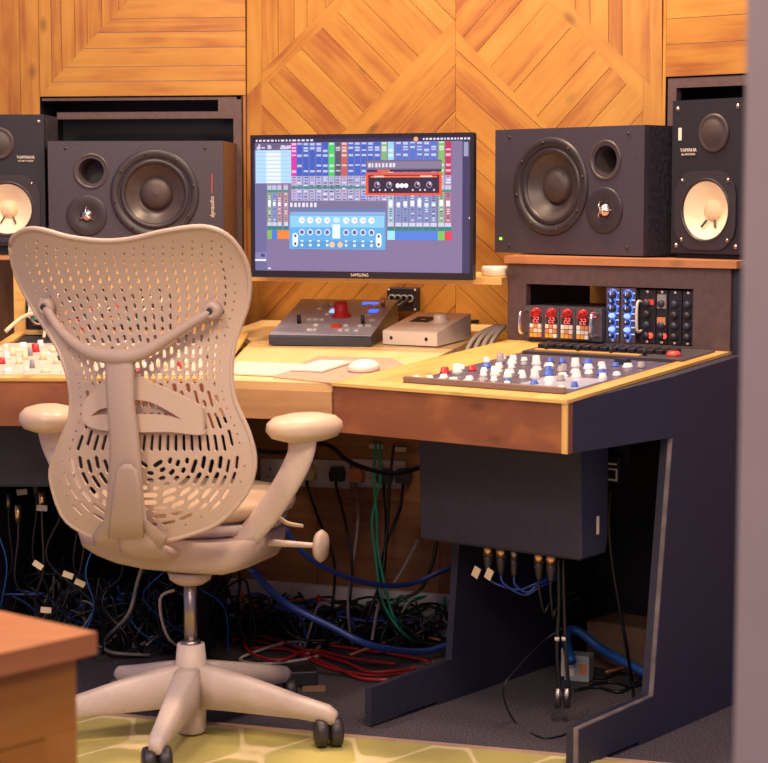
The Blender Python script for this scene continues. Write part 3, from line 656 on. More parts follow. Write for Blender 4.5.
# wall shelf behind the monitor
sh = Vector((-.06, 4.905, 0)); t = thing('wall_shelf', 'narrow pale wooden shelf running behind the computer screen', 'shelf', (sh.x, sh.y, 0), -A20)
b = MB(); b.box((-.36, 0, .970), (.375, .34, .988)); b.build('board', 'lip_wood', t)
pk = hit(489, 268, (0, 4.76, 0), Vector((0, 1, 0)))
b = MB(); pp = Vector((.282, 4.875, .9885)); b.lathe([(.032, 0), (.035, .004), (.035, .020), (.031, .025), (.0001, .025)], 0, 32, Matrix.Translation(pp)); tag(b.build('wifi_puck', 'white_plastic', loc=pp), 'small round white device on the shelf right of the screen', 'device')

# ------------------------------------------------------------------ things on the centre desk
def on_desk(name, label, cat, px, py, rz=A20, group=None):
    x, y = dk(px, py); return thing(name, label, cat, MD @ Vector((x, y, .0005)), -rz, group, rx=TD), x, y
# blue grey monitor controller with a red knob
P0 = dk(269, 346); P1 = dk(371, 347)
cw = math.hypot(P1[0] - P0[0], P1[1] - P0[1]); ca_ = math.atan2(P1[1] - P0[1], P1[0] - P0[0])
t = thing('monitor_controller', 'blue grey sloping desktop controller with a big red knob, left of the silver box', 'controller', MD @ Vector((P0[0], P0[1], .0005)), -A20 + ca_, rx=TD)
dp = .33
b = MB(); b.prism([(0, .003), (0, .024), (.005, .028), (dp, .085), (dp, .003)], 'x', 0, cw); b.build('body', 'ctrl_dark', t)
MS = Matrix.Translation((0, .005, .0285)) @ Matrix.Rotation(math.atan2(.057, dp - .005), 4, 'X'); dl = math.hypot(.057, dp - .005)
b = MB(); b.box((.001, 0, 0), (cw - .001, dl, .002), M4=MS); b.build('face_plate', 'ctrl_blue', t)
def onf(fx, fy, bld, nm, mt, lab=None):
    b = MB(); bld(b, MS @ Matrix.Translation((fx * cw, fy * dl, .002))); o = b.build(nm, mt, t)
    if lab: o['label'] = lab
onf(.56, .52, lambda b, m_: b.lathe([(.026, 0), (.026, .004), (.019, .005), (.018, .034), (.016, .038), (.0001, .038)], 0, 28, m_), 'volume_knob', 'red_knob', 'big red knob')
for fx, fy, mt in [(.2, .3, 'black'), (.83, .32, 'ctrl_dark'), (.9, .82, 'brass')]: onf(fx, fy, lambda b, m_: b.lathe([(.006, 0), (.005, .022), (.0001, .023)], 0, 12, m_), 'toggle', mt)
onf(.6, .20, lambda b, m_: b.box((-.012, -.01, 0), (.012, .01, .006), M4=m_), 'button', 'red_btn')
for i in range(26):
    fx = random.choice([.28, .34, .40, .46, .68, .74, .82, .9]) + random.uniform(-.02, .02); fy = random.choice([.12, .25, .4, .55, .7, .82])
    onf(fx, fy, lambda b, m_: b.box((-.006, -.005, 0), (.006, .005, .004), M4=m_), 'button', random.choice(['white_knob', 'clear_knob', 'clear_knob']))
onf(.75, .88, lambda b, m_: b.box((-.022, -.010, 0), (.022, .010, .002), M4=m_), 'display', 'led_blue', 'lit blue display')
onf(.44, .66, lambda b, m_: b.box((-.009, -.018, 0), (.006, .018, .003), M4=m_), 'indicator_light', 'led_white')
onf(.84, .66, lambda b, m_: b.box((-.012, -.012, 0), (.012, .012, .003), M4=m_), 'indicator_light', 'led_blue')
# silver audio interface
P0 = dk(383, 345); P1 = dk(437, 348); cw = math.hypot(P1[0] - P0[0], P1[1] - P0[1]); ca_ = math.atan2(P1[1] - P0[1], P1[0] - P0[0])
t = thing('audio_interface', 'silver wedge shaped audio interface with one round knob', 'audio interface', MD @ Vector((P0[0], P0[1], .0005)), -A20 + ca_, rx=TD)
cw = .16; dp = .185
b = MB(); b.prism([(0, .002), (0, .034), (.004, .038), (dp, .066), (dp, .002)], 'x', 0, cw); b.build('body', 'silver', t)
MS = Matrix.Translation((0, .004, .038)) @ Matrix.Rotation(math.atan2(.028, dp - .004), 4, 'X'); dl = dp
b = MB(); b.box((.03, .085, .0002), (.085, .135, .0012), M4=MS); b.build('display', 'black', t)
b = MB(); b.box((.053, .105, .0012), (.065, .112, .0016), M4=MS); b.build('display_reading', 'label', t)
b = MB(); b.lathe([(.024, 0), (.024, .002), (.018, .003), (.017, .018), (.015, .020), (.0001, .020)], 0, 28, MS @ Matrix.Translation((.115, .10, .0003))); b.build('knob', 'silver', t)
for xx in (.025, .128):
    b = MB(); b.lathe([(.0001, -.001), (.004, -.001), (.005, 0)], 0, 12, Matrix.Translation((xx, 0, .019)), 'y', caps=False); b.build('headphone_socket', 'black', t)
# keyboard, mouse mat, mouse
P0 = dk(205, 374)
t = thing('keyboard', 'flat white keyboard on the desk partly hidden by the chair back', 'keyboard', MD @ Vector((P0[0], P0[1], .0005)), -A20 - R(4), rx=TD)
b = MB(); b.box((0, 0, 0), (.185, .17, .006), bev=.002); b.build('base', 'white_plastic', t)
b = MB()
for r_ in range(6):
    n = 14 if r_ != 0 else 9
    for k in range(n):
        x0 = .005 + k * (.175 / n); b.box((x0 + .001, .006 + r_ * .026, .006), (x0 + .175 / n - .001, .006 + r_ * .026 + .022, .0085))
o = b.build('keys', 'key', t); o['kind'] = 'stuff'
P0 = dk(278, 382)
ML = [dk(273, 378), dk(330, 384), dk(346, 384), dk(405, 366), dk(392, 359), dk(318, 357)]
b = MB(); b.prism(ML, 'z', .0005, .003, M4=MD); o = tag(b.build('mouse_mat', 'mat_tan', loc=MD @ Vector((ML[0][0], ML[0][1], 0))), 'thin tan mouse mat at the front edge of the desk', 'mouse mat')
pm = dk(364, 372)
t = thing('mouse', 'rounded white computer mouse on the tan mat', 'mouse', MD @ Vector((pm[0], pm[1], .0035)), -A20, rx=TD)
b = MB(); pr = []
M4 = Matrix.Diagonal((1.0, 1.25, 1, 1))
b.lathe([(.034, 0), (.037, .006), (.035, .014), (.027, .021), (.014, .025), (.0001, .026)], 0, 32, M4); b.build('body', 'white_plastic', t)
b = MB(); b.lathe([(.0001, .0), (.004, .001), (.0055, .004), (.004, .007), (.0001, .008)], 0, 14, Matrix.Translation((0, .022, .018))); b.build('scroll_ball', 'cab_grey', t)
P0 = dk(298, 373)
t = thing('trackpad', 'flat white square pad between the keyboard and the mouse', 'trackpad', MD @ Vector((P0[0], P0[1], .0035)), -A20 - R(4), rx=TD)
b = MB(); b.box((-.02, 0, 0), (.065, .16, .006), bev=.002); b.build('body', 'white_plastic', t)
b = MB(); b.box((-.014, .03, .006), (.059, .154, .0068)); b.build('touch_surface', 'key', t)
# wall connection box behind the desk, with plugs
cb = WC.px(391, 287); cb2 = WC.px(421, 311)
t = thing('wall_connection_box', 'black wall box full of sockets on the wood behind the silver interface', 'socket box', WC.to3(cb[0], cb2[1]) + WC.n * .0345, -A20)
wb, hb = cb2[0] - cb[0], cb[1] - cb2[1]
b = MB(); b.box((0, 0, 0), (wb, .03, hb), bev=.003); b.build('plate', 'black', t)
for i in range(4):
    b = MB(); b.lathe([(.011, 0), (.011, -.006), (.007, -.006), (.007, -.002)], 0, 16, Matrix.Translation((.016 + .018 * i, 0, hb * .55)), 'y', caps=False); b.build('socket', 'cab_grey', t)
for sx in (.006, wb - .006):
    for sz in (.006, hb - .006):
        b = MB(); b.lathe([(.0001, -.002), (.003, -.002), (.003, 0)], 0, 8, Matrix.Translation((sx, 0, sz)), 'y', caps=False); b.build('screw', 'label', t)

# ------------------------------------------------------------------ cable helper
def cable(pts, r, mt, label, group=None, name='cable', plug=None, seg=7):
    b = MB(); b.tube(pts, r, seg=seg, steps=5)
    P = Vector(pts[0])
    if not plug:
        o = b.build(name, mt, loc=P); return tag(o, label, 'cable', group)
    t = thing(name, label, 'cable', P, 0, group)
    c = MB(); c.v = b.v; 
    for v in b.v: v -= P
    b.build('lead', mt, t)
    for (pt, dr, pm_, pr_, pl) in plug:
        c = MB(); a = Vector(pt) - P; c.cyl(a, a + Vector(dr).normalized() * pl, pr_, seg=12); c.build('connector', pm_, t)
    return t
def rod(px0, py0, Y0, px1, py1, Y1): return aty(px0, py0, Y0), aty(px1, py1, Y1)
# connectors behind the desk box and blue plugs between controller and interface
q = MD @ Vector((*dk(368, 340), .03))
cable([MD @ Vector((*dk(372, 338), .022)), MD @ Vector((*dk(378, 336), .028)), MD @ Vector((*dk(388, 330), .02)), MD @ Vector((*dk(398, 322), .012)), MD @ Vector((*dk(425, 320), .01))], .004, 'cab_orange', 'orange cable plugged between the blue controller and the silver interface', name='audio_cable', plug=[(MD @ Vector((*dk(371, 338), .022)), uW, 'brass', .007, .03)])
for i, (a, c) in enumerate([(345, 352), (357, 362), (380, 384), (388, 392)]):
    cable([MD @ Vector((*dk(a, 312), .075)), MD @ Vector((*dk(a + 6, 306), .085)), MD @ Vector((*dk(a + 12, 308), .05)), MD @ Vector((*dk(a + 20, 314), .006))], .005, 'cab_black', 'short black lead arching out of the back of the blue controller', 'leads behind the blue controller', name='audio_cable')
for i in range(4):
    a = 393 + i * 7; p = WC.to3(*WC.px(a, 299)) + WC.n * .045
    cable([p, p + WC.n * .03 + Vector((0, 0, -.004)), p + WC.n * .05 + Vector((-.02, 0, -.02)), p + WC.n * .06 + Vector((-.03, 0, -.055))], .0045, 'cab_black', 'black lead plugged into the wall box behind the desk', 'leads in the wall box', name='audio_cable')
cable([MD @ Vector((*dk(470, 324), .006)), MD @ Vector((*dk(478, 323), .006)), MD @ Vector((*dk(492, 320), .008))], .005, 'cab_black', 'black lead end with silver tip lying behind the silver interface', name='audio_cable', plug=[(MD @ Vector((*dk(470, 324), .006)), -u20, 'label', .006, .02)])
for i in range(4):
    a = aty(500 - i * 6, 330, 5.0 - .02 * i)
    cable([aty(505 - i * 3, 326, 5.0), aty(497 - i * 6, 334, 4.97), aty(491 - i * 7, 344, 4.92), aty(489 - i * 8, 360, 4.9), aty(486 - i * 8, 400, 4.95)], .006, 'cab_white', 'white cable dropping through the gap between the desk and the right wing', 'white cables in the desk gap')

# ------------------------------------------------------------------ right wing: mixer and rack gear
MW = tmat(B0 + Vector((0, 0, DZ)), -A38, TW)
t = thing('mixing_console', 'compact mixing desk crowded with white, red and blue knobs set in the right wing', 'mixer', B0 + Vector((0, 0, DZ)), -A38, rx=TW)
b = MB(); b.box((-.462, .052, -.003), (-.042, .50, .0045)); b.build('panel', 'mixer_face', t)
b = MB(); b.box((-.462, .050, .0047), (-.042, .062, .018), bev=.002); b.build('front_rim', 'rim_brown', t)
b = MB(); b.box((-.20, .11, .0045), (-.05, .24, .006)); b.build('inlay_panel', 'ctrl_blue', t)
kr = random.Random(11); kn = 0
for r_ in range(7):
    for c in range(12):
        x = -.445 + c * .0345 + kr.uniform(-.003, .003); y = .078 + r_ * .055
        if x > -.20 + r_ * .02 and r_ < 3 and kr.random() < .45: continue
        if kr.random() < .08: continue
        big = (r_ in (2, 5) and c % 3 == 1)
        h_, rr = (.024, .009) if big else (kr.choice([.009, .012, .014]), kr.choice([.007, .008, .010]))
        if r_ == 0: mt = kr.choice(['white_knob', 'clear_knob', 'led_green_soft' if c in (8, 9, 10) else 'white_knob'])
        elif r_ == 1: mt = kr.choice(['red_knob', 'white_knob', 'grey_knob']) if c < 5 else kr.choice(['white_knob', 'blue_knob', 'clear_knob', 'white_knob'])
        else: mt = kr.choice(['white_knob', 'white_knob', 'clear_knob', 'grey_knob', 'red_knob' if c < 6 else 'blue_knob', 'blue_knob', 'clear_knob'])
        b = MB(); T = Matrix.Translation((x, y, .0045))
        b.lathe([(rr * 1.25, 0), (rr * 1.2, h_ * .35), (rr, h_ * .4), (rr * .88, h_), (0.0001, h_)], 0, 12, T); b.build('knob', mt, t); kn += 1
# connector strip at the back of the wing
t = thing('patch_strip', 'strip of black push switches along the foot of the right rack', 'patch strip', MW @ Vector((-.53, .52, .0045)), -A38, rx=TW)
b = MB(); b.box((.07, 0, -.004), (.505, .155, .004)); b.build('panel', 'rack_face', t)
b = MB(); b.box((.09, .022, .004), (.38, .034, .006)); o = b.build('yellow_strip', 'yellow_btn', t)
for i in range(15):
    b = MB(); b.box((.078 + i * .025, .055, .004), (.097 + i * .025, .10, .014), bev=.002); b.build('switch', 'black', t)
b = MB(); b.lathe([(.017, .004), (.017, .009), (.012, .014), (.0001, .015)], 0, 20, Matrix.Translation((.455, .05, 0))); o = b.build('button', 'red_btn', t); o['label'] = 'round lit red button'
for i in range(4):
    b = MB(); b.lathe([(.005, .004), (.005, .02), (.0001, .02)], 0, 10, Matrix.Translation((.12 + .09 * i, .03, 0))); b.build('toggle', 'black', t)
# rack gear, frame of the wing (x along u, y along v)
ox0, ox1, oz0, oz1 = opR
MR = tmat(B0, -A38)
def inrack(name, label, cat, x, z, y=.70): return thing(name, label, cat, MR @ Vector((x, y, z)), -A38)
def rp(px, py, y=.70):
    q = MR.inverted() @ hit(px, py, MR @ Vector((0, y, 0)), -vW); return q.x, q.z
x0, z1_ = rp(531, 305); x1, z0_ = rp(607, 345); z0_ = slR(.7) + .0115
t = inrack('preamp_rack', 'module rack with four red knobs, red number displays and rows of square buttons', 'rack unit', x0, z0_, .675)
wr, hr = x1 - x0, z1_ - z0_
b = MB(); b.box((0, 0, 0), (wr, .20, hr)); b.build('chassis', 'rack_face', t)
for i in range(4):
    xm_ = .013 + i * (wr - .04) / 4; mw = (wr - .04) / 4
    b = MB(); b.box((xm_, -.004, .004), (xm_ + mw - .0015, 0, hr - .004)); md = b.build('module', 'rack_face', t)
    cx = xm_ + mw / 2
    b = MB(); T = Matrix.Translation((cx, -.004, hr - .0155)); b.lathe([(.0122, 0), (.012, -.005), (.009, -.006), (.008, -.014), (.0001, -.014)], 0, 20, T, 'y', caps=False); b.box((-.003, -.018, -.012), (.003, -.01, .012), M4=Matrix.Translation((cx, 0, hr - .0155)) @ Matrix.Rotation(R(50), 4, 'Y')); b.build('knob', 'red_knob', md)
    b = MB(); b.box((cx - .015, -.005, .0395), (cx + .015, -.0042, .0545)); b.build('display', 'black', md)
    b = MB()
    for dx in (-.006, .004):
        for (a0, a1, c0, c1) in ((-.003, .003, .0, .0015), (-.003, .003, .006, .0075), (-.003, .003, .012, .0135), (.002, .0035, .006, .0135), (-.0035, -.002, .0, .0075)): b.box((cx + dx + a0, -.0056, .0405 + c0), (cx + dx + a1, -.005, .0405 + c1))
    b.build('digits', 'led_digit', md)
    for r_ in range(3):
        for c in range(3):
            mt = 'yellow_btn' if r_ == 0 and c < 2 else random.choice(['white_knob', 'label', 'cab_orange'])
            zz = .005 + r_ * .0113; xx = cx - .0165 + c * .0115
            b = MB(); b.box((xx, -.009, zz), (xx + .0095, -.004, zz + .0095)); b.build('button', mt, md)
for xx in (.004, wr - .012):
    b = MB(); b.tube([(xx, -.001, .014), (xx, -.026, .016), (xx, -.031, .03), (xx, -.031, hr - .03), (xx, -.026, hr - .016), (xx, -.001, hr - .014)], .0045, seg=8); b.build('handle', 'chrome', t)
b = MB(); b.box((wr - .03, -.003, hr - .022), (wr - .016, 0, hr - .010)); b.build('indicator_light', 'led_red', t)
# two blue lit modules
for i, (a, c) in enumerate([(608, 622), (623, 638)]):
    xa, za = rp(a, 300); xb, _ = rp(c, 300)
    if i == 0: xa = x1 + .003
    t = inrack('equaliser_module', ['tall narrow rack module glowing blue, next to the red knob rack', 'tall narrow rack module glowing blue, next to the black modules'][i], 'rack unit', xa, oz0 + .001, .69)
    mw, hh = xb - xa - .001, oz1 - oz0 - .004
    b = MB(); b.box((0, 0, 0), (mw, .18, hh)); b.build('front_plate', 'rack_face', t)
    for k in range(7):
        zz = hh * (.12 + k * .125); rr = .0105 if k in (6, 4) else .0065
        b = MB(); b.lathe([(rr * 1.42, -.0006), (rr * 1.38, -.002), (rr * 1.12, -.0022)], 0, 20, Matrix.Translation((mw / 2, 0, zz)), 'y', caps=False); b.build('light_ring', 'led_blue', t)
        b = MB(); b.lathe([(rr, -.0005), (rr * .8, -.012), (.0001, -.012)], 0, 16, Matrix.Translation((mw / 2, 0, zz)), 'y', caps=False); b.build('knob', 'led_white' if k in (1, 3) else 'ctrl_dark', t)
        b = MB(); b.box((mw / 2 - .001, -.0132, zz), (mw / 2 + .001, -.012, zz + rr * .8)); b.box((mw / 2 + rr + .003, -.001, zz + .004), (mw - .001, -.0002, zz + .007)); b.build('marking', 'led_white', t)
    for zz in (.005, hh - .006):
        b = MB(); b.lathe([(.004, 0), (.003, -.002), (.0001, -.002)], 0, 10, Matrix.Translation((mw / 2, 0, zz)), 'y', caps=False); b.build('screw', 'label', t)
# black modules on the right
xa = xb + .004
specs = [('black rack module with a white handle and a red light, beside the blue modules', 640, 655), ('black rack module with a small square screen and a red light', 656, 667), ('second plain black rack module from the right of the rack', 668, 681), ('rightmost plain black rack module in the right rack', 682, 697)]
for i, (lb, a, c) in enumerate(specs):
    xe = min(rp(c + 1, 320)[0], ox1 - .002)
    t = inrack('rack_module', lb, 'rack unit', xa, oz0 + .001, .70); mw, hh = xe - xa - .0015, oz1 - oz0 - .006
    b = MB(); b.box((0, 0, 0), (mw, .18, hh), bev=.001); b.build('front_plate', 'black', t)
    for k in range(4):
        if i == 1 and k == 2: continue
        b = MB(); b.lathe([(.009, 0), (.008, -.010), (.0001, -.010)], 0, 14, Matrix.Translation((mw / 2, 0, hh * (.15 + .2 * k))), 'y', caps=False); b.build('knob', 'ctrl_dark' if k % 2 else 'rubber', t)
    for zz in (.005, hh - .005):
        b = MB(); b.lathe([(.0035, 0), (.003, -.002), (.0001, -.002)], 0, 10, Matrix.Translation((mw / 2, 0, zz)), 'y', caps=False); b.build('screw', 'label', t)
    if i == 0:
        b = MB(); b.tube([(.006, 0, .03), (.006, -.02, .034), (.006, -.02, hh - .034), (.006, 0, hh - .03)], .0035, seg=8); b.build('handle', 'label', t)
        b = MB(); b.box((.014, -.003, hh * .72), (mw - .004, 0, hh * .82)); b.build('indicator_light', 'red_btn', t)
    if i == 1:
        b = MB(); b.box((.003, -.003, hh * .66), (mw - .003, 0, hh * .92)); b.build('display', 'cab_grey', t)
        b = MB(); b.box((.004, -.004, hh * .36), (mw - .004, 0, hh * .50)); b.build('level_meter', 'cab_orange', t)
    if i in (0, 1):
        b = MB(); b.lathe([(.007, 0), (.006, -.004), (.0001, -.005)], 0, 12, Matrix.Translation((mw * .7, 0, .02)), 'y', caps=False); b.build('indicator_light', 'led_red', t)
    xa = xe + .001

# hanging boxes under the wings
def hangbox(B, ang, label, xA, xB, zb=.40):
    t = thing('equipment_box', label, 'equipment box', (Matrix.Translation(B) @ Matrix.Rotation(-ang, 4, 'Z')) @ Vector((0, .19, zb)), -ang); h = .685 - zb
    b = MB(); b.prism([(.012, .005), (.0, h), (.115, h), (.115, .03), (.105, .005)], 'x', xA, xB); b.build('case', 'dark_paint', t)
    b = MB(); b.box((xA + .006, .014, 0), (xB - .006, .09, .005)); b.build('underside_plate', 'black', t)
    if ang > .3:
        b = MB(); b.box((xB, .070, .05), (xB + .0008, .080, .09)); b.build('sticker', 'label', t)
hangbox(B0, A38, 'dark box hanging under the right console wing with plugs below it', -.525, -.088)
hangbox(Lc, A2, 'dark box hanging under the left console wing', -.61, -.13, .49)
# plugs hanging from right box
MH = MR
def hb(x, y, z): return MH @ Vector((x, y, z))
desc = ['leftmost silver plug with a cream tag under the right box', 'second silver plug with a cream tag under the right box', 'thin black plug in the middle of the row under the right box', 'large silver plug right of the middle under the right box', 'rightmost silver plug under the right box']
for i, px in enumerate([487, 500, 513, 538, 550]):
    qx = (MR.inverted() @ hit(px, 548, MR @ Vector((0, .24, 0)), -vW)).x
    t = thing('microphone_cable', desc[i], 'cable', hb(qx, .245, .3995), -A38)
    k_ = .7 if i == 2 else 1
    k_ *= 1.25
    b = MB(); b.lathe([(.0001, 0), (.0095 * k_, 0), (.0095 * k_, -.026), (.0001, -.026)], 0, 16); b.build('connector', 'screw' if i == 2 else 'brass', t)
    b = MB(); b.lathe([(.0085 * k_, -.026), (.009 * k_, -.035), (.0065, -.06), (.004, -.066)], 0, 14); b.build('boot', 'rubber', t)
    ex = [(.10, .03, -.10), (.07, .03, -.11), (.04, .02, -.10), (.004, .02, -.14), (-.01, .02, -.15)][i]
    b = MB(); b.tube([(0, 0, -.062), (ex[0] * .1, 0, -.085), (ex[0] * .6, ex[1], ex[2] - .002), (ex[0], ex[1] + .02, ex[2] + .015), (ex[0] + .01, .12, ex[2] + .03)], .0028, seg=7); b.build('lead', 'cab_blue' if i < 3 else 'cab_black', t)
    if i < 2:
        b = MB(); b.box((-.006, -.009, -.085), (.012, -.006, -.060), M4=Matrix.Rotation(R(25), 4, 'Y')); b.build('tag', 'cab_cream', t)
# two long leads hanging down with silver connectors
for i, (px, lb) in enumerate([(562, 'left of two long dark cables hanging to the floor with silver plug'), (567, 'right of two long dark cables hanging to the floor with silver plug')]):
    Y = 4.25
    cable([aty(px - 4, 556, Y), aty(px - 3, 600, Y), aty(px - 5 + i * 4, 650, Y), aty(px - 2 + i * 4, 690, Y)], .0045, 'cab_black', lb, name='microphone_cable', plug=[(aty(558 + i * 9, 688, Y), (0, 0, -1), 'screw', .0085, .045), (aty(557 + i * 7, 637, Y), (0, 0, -1), 'label', .0055, .008)])
cable([aty(563, 628, 4.3), aty(545, 640, 4.3), aty(520, 665, 4.2), aty(503, 690, 4.15), atz(515, 722, .003), atz(540, 737, .003), atz(560, 736, .003), atz(572, 730, .006)], .002, 'cab_black', 'thin black wire looping down to the carpet under the right wing')
# inlet with power cord at the right
pz = MR.inverted() @ hit(611, 470, MR @ Vector((0, .40, 0)), -vW)
t = thing('power_inlet', 'black power inlet with white markings beside the hanging box', 'socket', MR @ Vector((pz.x - .015, .40, pz.z - .03)), -A38)
b = MB(); b.box((0, 0, 0), (.036, .03, .062), bev=.002); b.build('housing', 'black', t)
b = MB(); b.box((.004, -.001, .006), (.032, 0, .034)); b.box((.004, -.001, .042), (.03, 0, .046)); b.build('marking', 'label', t)
b = MB(); b.box((.008, -.002, .010), (.028, -.001, .030)); b.build('socket_opening', 'black_matte', t)
b = MB(); b.box((.002, .03, .04), (.034, .05, .28)); b.build('mounting_bar', 'dark_paint', t)
cable([aty(611, 488, 4.42), aty(609, 520, 4.42), aty(612, 560, 4.42), aty(620, 610, 4.42), aty(627, 650, 4.45), atz(632, 682, .006), atz(634, 700, .006)], .0045, 'cab_black', 'black power cord running down from the inlet to the floor')
# things on the floor under the right wing
p = atz(575, 682, 0)
t = thing('junction_box', 'small pale grey plastic junction box on the carpet', 'junction box', (p.x, p.y, .001), -R(20))
b = MB(); b.box((-.028, 0, 0), (.035, .05, .065), bev=.003); b.build('case', 'grey_box', t)
b = MB(); b.box((-.036, .002, .01), (-.028, .045, .08)); b.box((-.02, -.0012, .012), (-.003, 0, .05)); b.build('flap', 'white_plastic', t)
b = MB(); b.box((.010, -.0015, .02), (.030, 0, .045)); b.build('sticker', 'cab_orange', t)
pts = [atz(572, 662, .06) + Vector((0, 0, .0)), aty(566, 640, 4.65), aty(570, 630, 4.68), aty(580, 632, 4.68), aty(600, 648, 4.66), aty(625, 662, 4.6), aty(655, 678, 4.55)]
cable(pts, .012, 'cab_bright_blue', 'thick bright blue hose behind the grey junction box', name='blue_hose')
t = thing('cardboard_box', 'brown cardboard box in the dark corner behind the right panel', 'box', MR @ Vector((-.44, .79, .001)), -A38)
b = MB(); b.box((0, 0, 0), (.26, .14, .115), bev=.001); b.build('carton', 'cardboard', t)
b = MB(); b.box((.03, -.003, .1155), (.25, .08, .119)); b.build('flap', 'cardboard', t)
for i, (a, c, d) in enumerate([(575, 690, 660), (590, 684, 655), (560, 676, 640)]):
    cable([atz(a, c, .005), atz(a + 22, c - 3 + i, .005), atz(a + 45, c + 2, .005), atz(a + 62, c - 8, .005)], .004, 'cab_black', 'black cable lying on the carpet beside the junction box', 'cables beside the junction box')
cable([atz(606, 672, .02), atz(622, 668, .02), atz(645, 658, .02)], .004, 'cab_orange', 'copper coloured lead in front of the cardboard box')

# ------------------------------------------------------------------ left wing gear
MLm = tmat(Lc, -A2); 
t = thing('keyboard_mixer', 'silver mixer with rows of pale knobs on the left wing behind the chair', 'mixer', Lc + Vector((0, 0, DZ)), -A2, rx=TW)
b = MB(); b.box((-.60, .032, -.003), (-.03, .50, .006)); b.build('panel', 'mixer_light', t)
kr = random.Random(5)
for r_ in range(7):
    for c in range(13):
        if kr.random() < .1: continue
        rr = kr.choice([.006, .008, .01]); h_ = kr.choice([.010, .014, .02]); b = MB()
        b.lathe([(rr * 1.2, 0), (rr, h_ * .4), (rr * .85, h_), (.0001, h_)], 0, 12, Matrix.Translation((-.58 + c * .044, .06 + r_ * .06, .006)))
        b.build('knob', kr.choice(['white_knob', 'cab_cream', 'cab_cream', 'grey_knob', 'white_knob', 'red_knob' if kr.random() < .3 else 'label', 'black']), t)
ox0, ox1, oz0, oz1 = opL
t = thing('patch_bay', 'black patch bay packed with silver jacks in the left rack, seen through the chair back', 'patch bay', MLm @ Vector((ox0 + .004, .703, oz0 + .001)), -A2)
wr, hr = ox1 - ox0 - .006, oz1 - oz0 - .004
b = MB(); b.box((0, 0, 0), (wr, .05, hr)); b.build('panel', 'black', t)
for r_ in range(5):
    for c in range(12):
        b = MB(); b.lathe([(.0055, 0), (.005, -.010), (.0001, -.010)], 0, 10, Matrix.Translation((.02 + c * (wr - .04) / 11, 0, .015 + r_ * (hr - .03) / 4)), 'y', caps=False); b.build('jack', 'chrome' if kr.random() < .6 else 'cab_grey', t)
cc = ['cab_cream', 'cab_red', 'cab_cream', 'cab_white', 'cab_green', 'cab_red', 'cab_orange', 'cab_cream']
wn = {'cab_cream': 'cream', 'cab_red': 'red', 'cab_white': 'white', 'cab_green': 'green', 'cab_orange': 'orange', 'cab_black': 'black', 'cab_grey': 'grey', 'cab_blue': 'dark blue', 'cab_bright_blue': 'bright blue'}
for i in range(26):
    a = kr.uniform(.02, wr - .02) + ox0; c = min(max(a + kr.uniform(-.12, .12), ox0 + .02), ox1 - .02); z0 = kr.uniform(oz0 + .03, oz1 - .02); z1 = kr.uniform(oz0 + .02, oz1 - .02); mt = cc[i % 8]
    f_ = lambda x, y, z: MLm @ Vector((x, y, z))
    cable([f_(a, .690, z0), f_(a, .665, z0), f_((a * 2 + c) / 3, .645, min(z0, z1) - .01), f_((a + 2 * c) / 3, .645, min(z0, z1) - .012), f_(c, .665, z1), f_(c, .690, z1)], .0028, mt, wn[mt] + ' patch lead looped between jacks of the left patch bay', wn[mt] + ' patch leads in the left rack', name='patch_lead')
for i, (a, b_) in enumerate([(-.58, .02), (-.55, .05), (-.51, .03)]):
    f_ = lambda x, y, z: MLm @ Vector((x, y, z))
    cable([f_(a, .69, oz1 - .03), f_(a + .01, .66, oz1 - .05), f_(a + .04, .60, oz0 + .04), f_(a + .07, .55, oz0 + .02), f_(a + .08, .50, DZ + .062)], .0045, 'cab_cream', 'cream cable drooping from the patch bay down to the left mixer', 'cream cables at the far left')
f_ = lambda x, y, z: MLm @ Vector((x, y, z))
cable([f_(-.60, .50, DZ + .075), f_(-.56, .52, DZ + .11), f_(-.52, .52, DZ + .12), f_(-.485, .50, DZ + .09), f_(-.47, .47, DZ + .055)], .0055, 'cab_cream', 'thick cream cable arching over the back of the left mixer')

# ------------------------------------------------------------------ sockets on the lower wall and their leads
def kp(px, py, off=.0): return K.to3(*K.px(px, py)) + K.n * off
pl = [(262, 300), (301, 352), (354, 408)]
plugs = []
for i, (a, c) in enumerate(pl):
    xa, za = K.px(a, 458); xb, zb = K.px(c, 490)
    t = thing('wall_socket', ['grey double socket plate on the lower wall, leftmost', 'grey double socket plate on the lower wall, middle one', 'grey double socket plate on the lower wall, behind the green cables'][i], 'socket', K.to3(xa, za - .078) + K.n * .012, -A20)
    b = MB(); b.box((0, 0, 0), (xb - xa - .003, .010, .078), bev=.002); b.build('plate', 'socket', t)
    for k in range(2):
        for (dx, dz, s1, s2) in ((0, .045, .004, .008), (-.010, .026, .006, .003), (.010, .026, .006, .003)):
            b = MB(); cx = (xb - xa) * (.27 + .46 * k); b.box((cx + dx - s1 / 2, -.0008, dz), (cx + dx + s1 / 2, 0, dz + s2)); b.build('pin_hole', 'black', t)
    for k in range(2):
        b = MB(); b.box(((xb - xa) * (.43 + .12 * k) - .004, -.003, .058), ((xb - xa) * (.43 + .12 * k) + .004, 0, .070)); b.build('rocker_switch', 'socket', t)
def plug_lead(px, py, mt, cmt, label, path, r=.004):
    p = kp(px, py, .0155); t = thing('power_plug', label, 'plug', p, -A20)
    b = MB(); b.prism([(-.018, -.018), (.018, -.018), (.021, .002), (.015, .020), (-.015, .020), (-.021, .002)], 'y', 0, -.026); b.build('plug_body', mt, t)
    Mi = tmat(p, -A20).inverted(); b = MB(); b.tube([(0, -.015, -.018), (0, -.02, -.035)] + [Mi @ Vector(q) for q in path], r, seg=7); b.build('lead', cmt, t)
FL = .015
